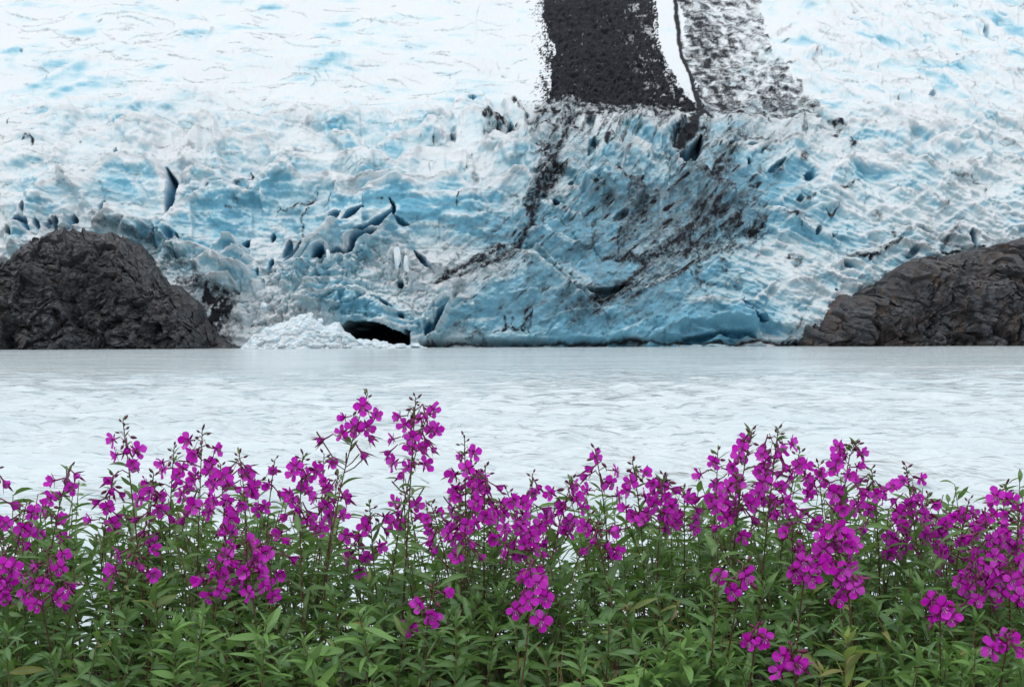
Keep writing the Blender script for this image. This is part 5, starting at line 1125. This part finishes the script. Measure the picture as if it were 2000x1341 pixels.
# tip x, tip y, foot x, distance, flowers, raceme px, spread px, label, options
HERO = [
 (-8, 900, 25, 2.72, 9, 130, 42, 'tall magenta bloom stem at the far left end of the thicket', {}),
 (52, 982, 70, 2.80, 7, 70, 42, 'short bloom stem with a leafy tip near the far left, below the rock knob', {}),
 (92, 968, 110, 2.95, 5, 70, 34, 'thin bloom stem with a green bud tuft left of the lone round bloom', {}),
 (137, 912, 160, 2.76, 6, 60, 38, 'bloom stem topped by one lone round flower over the far left foliage', dict(buds=3, budlen=16)),
 (240, 822, 252, 2.70, 7, 75, 40, 'tall spire with a long budded tip, the highest before the left rock knob', dict(bell=.15, buds=9, budlen=46)),
 (222, 930, 200, 2.84, 8, 95, 44, 'bloom stem with drooping bells at the foot of the tall left spire', dict(bell=.5)),
 (340, 872, 335, 2.80, 11, 130, 44, 'dense magenta bloom stem between the two left spires with budded tips', {}),
 (395, 838, 405, 2.70, 16, 170, 50, 'dense wide flower spire with a pointed budded tip below the right foot of the knob', dict(buds=8)),
 (300, 925, 290, 2.76, 11, 120, 46, 'bushy bloom stem filling the dense magenta mass left of the wide pointed spire', {}),
 (430, 905, 425, 2.64, 12, 130, 46, 'bushy bloom stem in front right of the wide pointed spire', {}),
 (467, 884, 462, 2.80, 11, 110, 44, 'bloom stem with a spray of upright maroon buds, below the white ice heap', dict(buds=9)),
 (537, 897, 520, 2.86, 4, 80, 26, 'thin nearly bare reddish stem with one small star flower, below the ice heap', dict(bell=.2, leafy=.5, buds=5)),
 (592, 886, 590, 2.70, 15, 150, 46, 'full flower spire with a crown of maroon buds below the cave mouth', dict(buds=10)),
 (633, 886, 625, 2.82, 7, 100, 34, 'slender bloom stem with a grey bud tip just left of the tallest plant', dict(buds=4)),
 (660, 925, 655, 2.76, 8, 110, 40, 'bloom stem with star flowers hanging left of the tallest plant', {}),
 (718, 769, 680, 2.66, 9, 95, 48, 'tallest flower spire of all, open stars and long seed pods on a bare stem', dict(bell=.18, pods=6, leafy=.5, buds=8, budlen=34)),
 (812, 776, 772, 2.68, 15, 130, 54, 'second tallest flower spire, dense with blooms, standing right of the tallest', dict(buds=9, leafy=.6, budlen=34, pods=2)),
 (838, 800, 800, 2.80, 7, 110, 36, 'slim budded spire leaning out behind the second tallest flower spire', dict(buds=8, leafy=.5)),
 (907, 852, 850, 2.72, 9, 110, 42, 'bloom stem leaning right with pink blooms halfway down its dark bare stalk', dict(buds=7, leafy=.6, budlen=36, pods=3)),
 (722, 985, 725, 2.72, 6, 60, 40, 'low bloom stem in the open gap below the tallest flower spire', dict(pods=2)),
 (790, 958, 800, 2.84, 7, 70, 44, 'loose bloom stem under the second tallest flower spire', dict(leafy=.7)),
 (842, 985, 850, 2.66, 7, 70, 46, 'bloom stem with wide stars at the right edge of the open gap', dict(leafy=.8)),
 (922, 905, 915, 2.76, 10, 100, 42, 'bloom stem with upright black bud tips just right of the leaning stem', {}),
 (948, 912, 960, 2.68, 16, 150, 48, 'dense magenta bloom stem below the dirty ice folds near the middle', {}),
 (990, 958, 985, 2.60, 15, 130, 48, 'broad bloom mass in front of the dense stem in the middle', {}),
 (1040, 925, 1010, 2.80, 6, 110, 34, 'stem leaning right with a single open flower under its black bud tip', dict(buds=5, bell=.2, leafy=.5)),
 (905, 1000, 900, 2.62, 7, 80, 42, 'small bloom stem nestled left of the middle bloom mass', dict(pods=2)),
 (1162, 876, 1140, 2.74, 8, 90, 48, 'tall bloom stem with a dark bud knob below the centre of the dirty ice', dict(buds=5, leafy=.6, budlen=26)),
 (1118, 935, 1105, 2.70, 12, 110, 46, 'bushy bloom stem with reddish stalks just left of the dark knobbed one', dict(pods=2)),
 (1085, 985, 1075, 2.80, 6, 80, 40, 'bloom stem leaning left over the gap right of the middle bloom mass', dict(pods=1)),
 (1150, 1000, 1150, 2.62, 8, 80, 42, 'low bloom stem under the dark knobbed one in the centre', {}),
 (1235, 898, 1222, 2.72, 13, 130, 46, 'dense bloom stem with a pointed black bud tip right of the centre', {}),
 (1296, 928, 1300, 2.70, 13, 100, 46, 'round bloom cluster with two small dark buds poking above it', dict(budlen=18)),
 (1336, 955, 1340, 2.78, 9, 80, 42, 'bloom stem at the right side of the round bloom cluster', dict(budlen=16)),
 (1402, 880, 1385, 2.74, 9, 110, 50, 'bloom stem with three separate open stars and a green knob tip', dict(buds=4, bell=.15)),
 (1440, 930, 1430, 2.66, 10, 100, 46, 'bloom stem with a long leaning dark pod left of the big right mass', dict(pods=3)),
 (1468, 842, 1475, 2.70, 13, 150, 48, 'tall plant with a leafy crown above its blooms, left peak of the right mass', dict(buds=8, leafy=1.8)),
 (1520, 838, 1525, 2.66, 18, 170, 54, 'tallest plant of the right mass, broad leaves over large pale magenta blooms', dict(buds=8, leafy=1.5)),
 (1562, 880, 1568, 2.76, 13, 140, 48, 'dense sharp-leaved bloom stem between the two peaks of the right mass', dict(leafy=1.5)),
 (1598, 905, 1600, 2.82, 9, 120, 44, 'bloom stem with upright black buds in the saddle of the right mass', dict(buds=8)),
 (1662, 856, 1640, 2.68, 15, 130, 46, 'tall spire with a nodding curled bud tip, right peak of the big mass', dict(buds=12, nod=.008, bell=.2)),
 (1702, 916, 1705, 2.76, 9, 90, 42, 'bloom stem with pale stars on the slope right of the nodding spire', {}),
 (1770, 910, 1775, 2.70, 13, 110, 46, 'bloom spire with a leafy pointed tip standing alone below the right rock slope', dict(leafy=1.6)),
 (1812, 966, 1815, 2.74, 10, 110, 42, 'bloom stem with green tip leaves right of the lone leafy spire', dict(leafy=1.4)),
 (1760, 1000, 1750, 2.80, 7, 80, 40, 'low bloom stem half hidden in leaves under the lone leafy spire', {}),
 (1893, 975, 1880, 2.74, 11, 120, 46, 'bloom stem with a dark tip left of the far right spire', {}),
 (1966, 944, 1945, 2.70, 14, 150, 46, 'dark reddish budded spire, the highest at the far right end of the thicket', dict(bell=.5)),
 (1988, 985, 1985, 2.64, 13, 140, 44, 'bloom stem with green tip leaves at the far right edge', {}),
 (1925, 1000, 1920, 2.60, 16, 140, 46, 'dense bloom mass in front of the far right spire', {}),
 (1850, 1005, 1850, 2.80, 6, 70, 34, 'small bloom stem with one clear star left of the far right mass', {}),
 (14, 1068, 20, 2.48, 9, 90, 42, 'low bloom stem at the lower far left corner of the flower band', {}),
 (92, 1075, 98, 2.50, 10, 80, 46, 'low bloom cluster over green leaves at the far left, second from the edge', {}),
 (62, 1110, 66, 2.42, 8, 70, 44, 'lowest bloom cluster at the far left', {}),
 (272, 1050, 262, 2.52, 7, 75, 44, 'loose open bloom cluster low in the foliage below the tall left spire', {}),
 (470, 1035, 478, 2.46, 14, 120, 52, 'large low bloom cluster spilling over green leaves below the wide pointed spire', {}),
 (440, 1070, 432, 2.44, 7, 80, 40, 'small low bloom cluster left of the large low one', {}),
 (520, 1030, 530, 2.60, 7, 90, 42, 'low bloom stem in shade right of the large low cluster', {}),
 (1036, 1100, 1020, 2.24, 9, 110, 40, 'low bloom stem with three stacked open flowers, alone in the middle foliage', dict(budlen=12, buds=4, face=True)),
 (845, 1146, 850, 2.4, 5, 60, 36, 'dim magenta blooms deep in the leaves left of the low middle stem', {}),
 (700, 1040, 715, 2.82, 5, 60, 34, 'faint bloom stem behind leaves below the open gap', {}),
 (1408, 1112, 1385, 2.20, 1, 14, 8, 'stem carrying one single four-petalled flower alone above green leaves', dict(buds=0, bell=0, budlen=8, face=True)),
 (1455, 1100, 1440, 2.22, 3, 36, 24, 'stem with a small maroon bud tuft right of the single flower', dict(buds=6)),
 (1578, 1090, 1560, 2.26, 5, 40, 34, 'low stem with a flat pink star and dark bells under the right mass', dict(budlen=14, face=True)),
 (1652, 1104, 1625, 2.26, 6, 60, 34, 'low leaning stem with a flower pair right of the flat pink star', dict(budlen=14, face=True)),
 (1622, 1005, 1630, 2.48, 16, 100, 46, 'big low bloom ball in the leaves under the nodding spire', dict(bell=.15)),
 (1548, 1020, 1540, 2.56, 3, 40, 26, 'small stem with one clear star left of the big low bloom ball', {}),
 (1836, 1168, 1820, 2.22, 5, 36, 28, 'low bloom stem with one pale flower group deep in the right foliage', dict(budlen=14, face=True)),
 (1482, 1224, 1455, 2.17, 4, 26, 26, 'dim bloom cluster low among leaves, above the fresh green shrub', dict(buds=3, budlen=10)),
 (1545, 1262, 1530, 2.15, 4, 44, 26, 'lowest bloom stem of the right half, with reddish buds above one flower', dict(buds=6, budlen=20)),
 (1972, 1240, 1975, 2.17, 5, 30, 34, 'low bloom pair at the lower far right corner', dict(buds=3, budlen=10)),
 (1905, 1090, 1905, 2.52, 9, 80, 42, 'low bloom stem below the far right mass', {}),
 (1968, 1080, 1970, 2.50, 9, 80, 40, 'low bloom stem at the far right under the reddish budded spire', {}),
]
used = set()
for i, (tx, ty, bx, d, n_, rl, sp, lab, opt) in enumerate(HERO):
    used.add(lab)
    flowering(tx, ty, bx, d, n_, rl, sp, lab, i + 1, **opt)

# --- leafy shoots between and below them, told apart by the flowers they stand next to
ANCH = [(-8, 940, 'the far left bloom stem'), (140, 930, 'the lone round bloom'), (240, 850, 'the tall left spire'), (395, 870, 'the wide pointed spire'), (467, 900, 'the stem of upright maroon buds'),
        (537, 910, 'the nearly bare reddish stem'), (592, 910, 'the spire with a crown of buds'), (718, 800, 'the tallest flower spire'), (812, 810, 'the second tallest spire'), (907, 880, 'the right-leaning bloom stem'),
        (985, 990, 'the middle bloom mass'), (1040, 1150, 'the low stem of three stacked flowers'), (1162, 890, 'the dark knobbed bloom stem'), (1296, 945, 'the round bloom cluster'), (1408, 1138, 'the single four-petalled flower'),
        (1402, 900, 'the stem of three separate stars'), (1520, 870, 'the tallest plant of the right mass'), (1625, 1060, 'the big low bloom ball'), (1665, 880, 'the nodding spire'), (1770, 940, 'the lone leafy spire'),
        (1836, 1195, 'the pale low flower group'), (1966, 970, 'the reddish far right spire'), (470, 1100, 'the large low bloom cluster'), (272, 1090, 'the loose low bloom cluster'), (70, 1130, 'the lowest far left bloom cluster'),
        (1482, 1250, 'the dim low bloom cluster'), (1972, 1265, 'the far right corner blooms'), (845, 1170, 'the dim blooms in the leaves'), (1600, 1130, 'the flat pink star')]
def shoot_label(x, y, adj):
    near = sorted(ANCH, key=lambda a: math.hypot(a[0] - x, (a[1] - y) * .8))
    for a in near[:7]:
        dx, dy = x - a[0], y - a[1]
        if dy > 40 and abs(dx) < 45: rels = ('straight below', 'beneath')
        elif dy > 40: rels = ('below and right of', ) if dx > 0 else ('below and left of', )
        elif abs(dx) > 12: rels = ('just right of', ) if dx > 0 else ('just left of', )
        else: rels = ('behind', )
        for r_ in rels:
            for w in (adj, 'slender ' + adj, 'bushy ' + adj):
                t = f'{w} flowerless leafy shoot {r_} {a[2]}'
                if t not in used: used.add(t); return t
    t = f'{adj} shoot near {near[0][2]}'; used.add(t); return t
rs_ = random.Random(77)
SH = []
for x in range(-20, 2030, 46): SH.append((x + rs_.uniform(-18, 18), rs_.uniform(985, 1060), rs_.uniform(2.85, 3.10), 'high'))
for x in range(-10, 2030, 62): SH.append((x + rs_.uniform(-18, 18), rs_.uniform(1020, 1100), rs_.uniform(2.74, 2.95), 'tall'))
for x in range(-30, 2040, 50): SH.append((x + rs_.uniform(-16, 16), rs_.uniform(1065, 1145), rs_.uniform(2.62, 2.85), 'mid-height'))
for x in range(-10, 2040, 52): SH.append((x + rs_.uniform(-18, 18), rs_.uniform(1140, 1215), rs_.uniform(2.42, 2.60), 'low'))
for x in range(-30, 2040, 58): SH.append((x + rs_.uniform(-20, 20), rs_.uniform(1215, 1285), rs_.uniform(2.24, 2.38), 'lowest'))
for i, (x, y, d, adj) in enumerate(SH):
    gap_ = 660 < x < 860 or 1010 < x < 1130 or 1830 < x < 1870            # the lake shows through here
    if adj in ('high', 'tall') and gap_: y += 60
    shoot(x, y, x + rs_.uniform(-80, 80), d, shoot_label(x, y, adj), i + 1)

# fresh green growth along the front, the lime shoot, withered leaves and straw
FR = [(1262, 1306, 'fresh pale green shoot, leftmost of the front clump under the single flower'), (1305, 1272, 'tall fresh pale green shoot in the front clump under the single flower'),
      (1345, 1258, 'tallest fresh pale green shoot of the front clump'), (1388, 1288, 'fresh pale green shoot at the right of the front clump'), (1330, 1316, 'small fresh green shoot at the foot of the front clump'),
      (1425, 1310, 'fresh green shoot between the front clump and the dim low blooms'), (1800, 1300, 'fresh green shoot at the bottom right, left end of its row'), (1850, 1310, 'short fresh green shoot in the bottom right row'),
      (1905, 1296, 'fresh green shoot in the bottom right row, below the pale low flower group'), (1960, 1300, 'fresh green shoot at the bottom right corner'), (398, 1222, 'fresh green shoot low below the large low bloom cluster'),
      (340, 1240, 'fresh green shoot low on the left, in front of dark leaves'), (520, 1240, 'fresh green rosette shoot right of the low left foliage'), (700, 1218, 'fresh green shoot below the open gap'), (590, 1270, 'fresh green shoot at the front, left of the gap'), (1130, 1300, 'fresh green shoot by the dry straw'),
      (1283, 1330, 'low fresh green tuft at the left foot of the front clump'), (1365, 1322, 'low fresh green tuft in the middle foot of the front clump'), (1402, 1332, 'low fresh green tuft at the right foot of the front clump'), (1240, 1338, 'small fresh green tuft at the bottom edge, left of the front clump'),
      (1328, 1290, 'broad fresh pale green shoot in the heart of the front clump'), (1450, 1336, 'small fresh green tuft at the bottom edge, right of the front clump'), (1828, 1335, 'low fresh green tuft at the bottom edge of the right row'), (1880, 1330, 'low fresh green tuft between two shoots of the right row'), (1935, 1336, 'low fresh green tuft near the bottom right corner'), (1990, 1322, 'fresh green tuft filling the bottom right corner')]
for i, (x, y, lab) in enumerate(FR):
    shoot(x, y - 22, x + rs_.uniform(-20, 20), 2.17 + .02 * (i % 4), lab, 300 + i, meshes=FRESH, scale=1.0, dens=1.5)
shoot(1655, 1250, 1640, 2.16, 'lime yellow young shoot with reddish leaf tips at the bottom of the thicket', 401, meshes=LIME, scale=1.15, dens=.9)
shoot(1610, 1312, 1612, 2.21, 'small lime green shoot left of the reddish tipped lime shoot', 402, meshes=LIME, scale=.8, dens=.9)
for i, (x, y, lab) in enumerate(((1322, 1180, 'withered brown curled leaves hanging left of the single flower'), (1228, 1190, 'withered tan leaf strips hanging in the middle right foliage'))):
    shoot(x, y, x + 14, 2.42, lab, 420 + i, meshes=DRY, scale=.75, dens=.35, name='withered_stem', group='withered stems', cat='withered stem')
for i, (x, y, lab) in enumerate(((1078, 1262, 'thin yellow straw blade under the low stem of three stacked flowers'), (1105, 1270, 'yellow straw tuft at the bottom below the middle blooms'), (1160, 1318, 'short pale dry grass tuft at the bottom edge'))):
    rnd = random.Random(500 + i); d = 2.3; tip = at(x, y, d); base = Vector((tip.x, d, float(bank_z(tip.x, d))))
    root = bpy.data.objects.new('dry_grass', None); COL.objects.link(root); root.location = base
    tag(root, lab, 'dry grass', 'dry grass tufts')
    for k in range(7):
        T = tip - base + Vector((rnd.uniform(-.03, .03), rnd.uniform(-.03, .03), rnd.uniform(-.06, .01)))
        vs, fs, mi = [], [], []
        tube(vs, fs, mi, [Vector((0, 0, 0)), Vector((T.x * .2, T.y * .2, T.z * .5)), Vector((T.x * .6, T.y * .6, T.z * .85)), T + Vector((rnd.uniform(-.02, .02), 0, 0))], .0012, .0005, 3, 0)
        child('blade', mesh_from('blade', vs, fs, [M_STRAW], mi), root, Matrix())

# --- the shaded tangle behind and under them: leaves and stems nobody could count
ru = random.Random(99)
V_, F_, MI_, RB = [], [], [], []
protos = [leaf_data(*p, n=4) for p in LV]
def tangle_leaf(pos, az, el, L):
    v, f_, at_ = ru.choice(protos)
    d = Vector((math.cos(az) * math.cos(el), math.sin(az) * math.cos(el), math.sin(el)))
    m = Matrix.Translation(pos) @ frame(d, roll=ru.uniform(-.6, .6)) @ Matrix.Scale(L, 4)
    b_ = len(V_)
    V_.extend(m @ Vector(p) for p in v); RB.extend(at_)
    F_.extend(tuple(i + b_ for i in q) for q in f_); MI_.extend([0] * len(f_))
for k in range(920):
    x = ru.uniform(-1.25, 1.25) if k < 560 else ru.choice((-1, 1)) * ru.uniform(1.1, 2.3); y = ru.uniform(2.55, 3.55)
    z0 = float(bank_z(x, y)); pxx = 1000 + x / y * FPX
    gapf = 0.10 if (660 < pxx < 860 or 1010 < pxx < 1130 or 1830 < pxx < 1870) else 0.0
    H = ru.uniform(.29, .47) - gapf + .03 * (y - 2.9)
    lean = Vector((ru.uniform(-.13, .13), ru.uniform(-.05, .05), H))
    b0 = Vector((x, y, z0)); fs0 = []
    st = len(F_); mi0 = []
    tube(V_, F_, mi0, [b0, b0 + lean * .5 + Vector((ru.uniform(-.01, .01), 0, 0)), b0 + lean], .0022, .001, 4, 1)
    MI_.extend(mi0); RB.extend([0.0] * (len(V_) - len(RB)))
    s = .04; az = ru.uniform(0, 6.28)
    while s < H:
        az += 2.4; tangle_leaf(b0 + lean * (s / H), az, ru.uniform(-.2, .7), ru.uniform(.042, .07)); s += ru.uniform(.012, .022)
me = mesh_from('undergrowth', V_, F_, [M_LEAF, M_STEMG], MI_, {'rib': RB})
ug = bpy.data.objects.new('undergrowth', me); COL.objects.link(ug); tag(ug, kind='stuff')
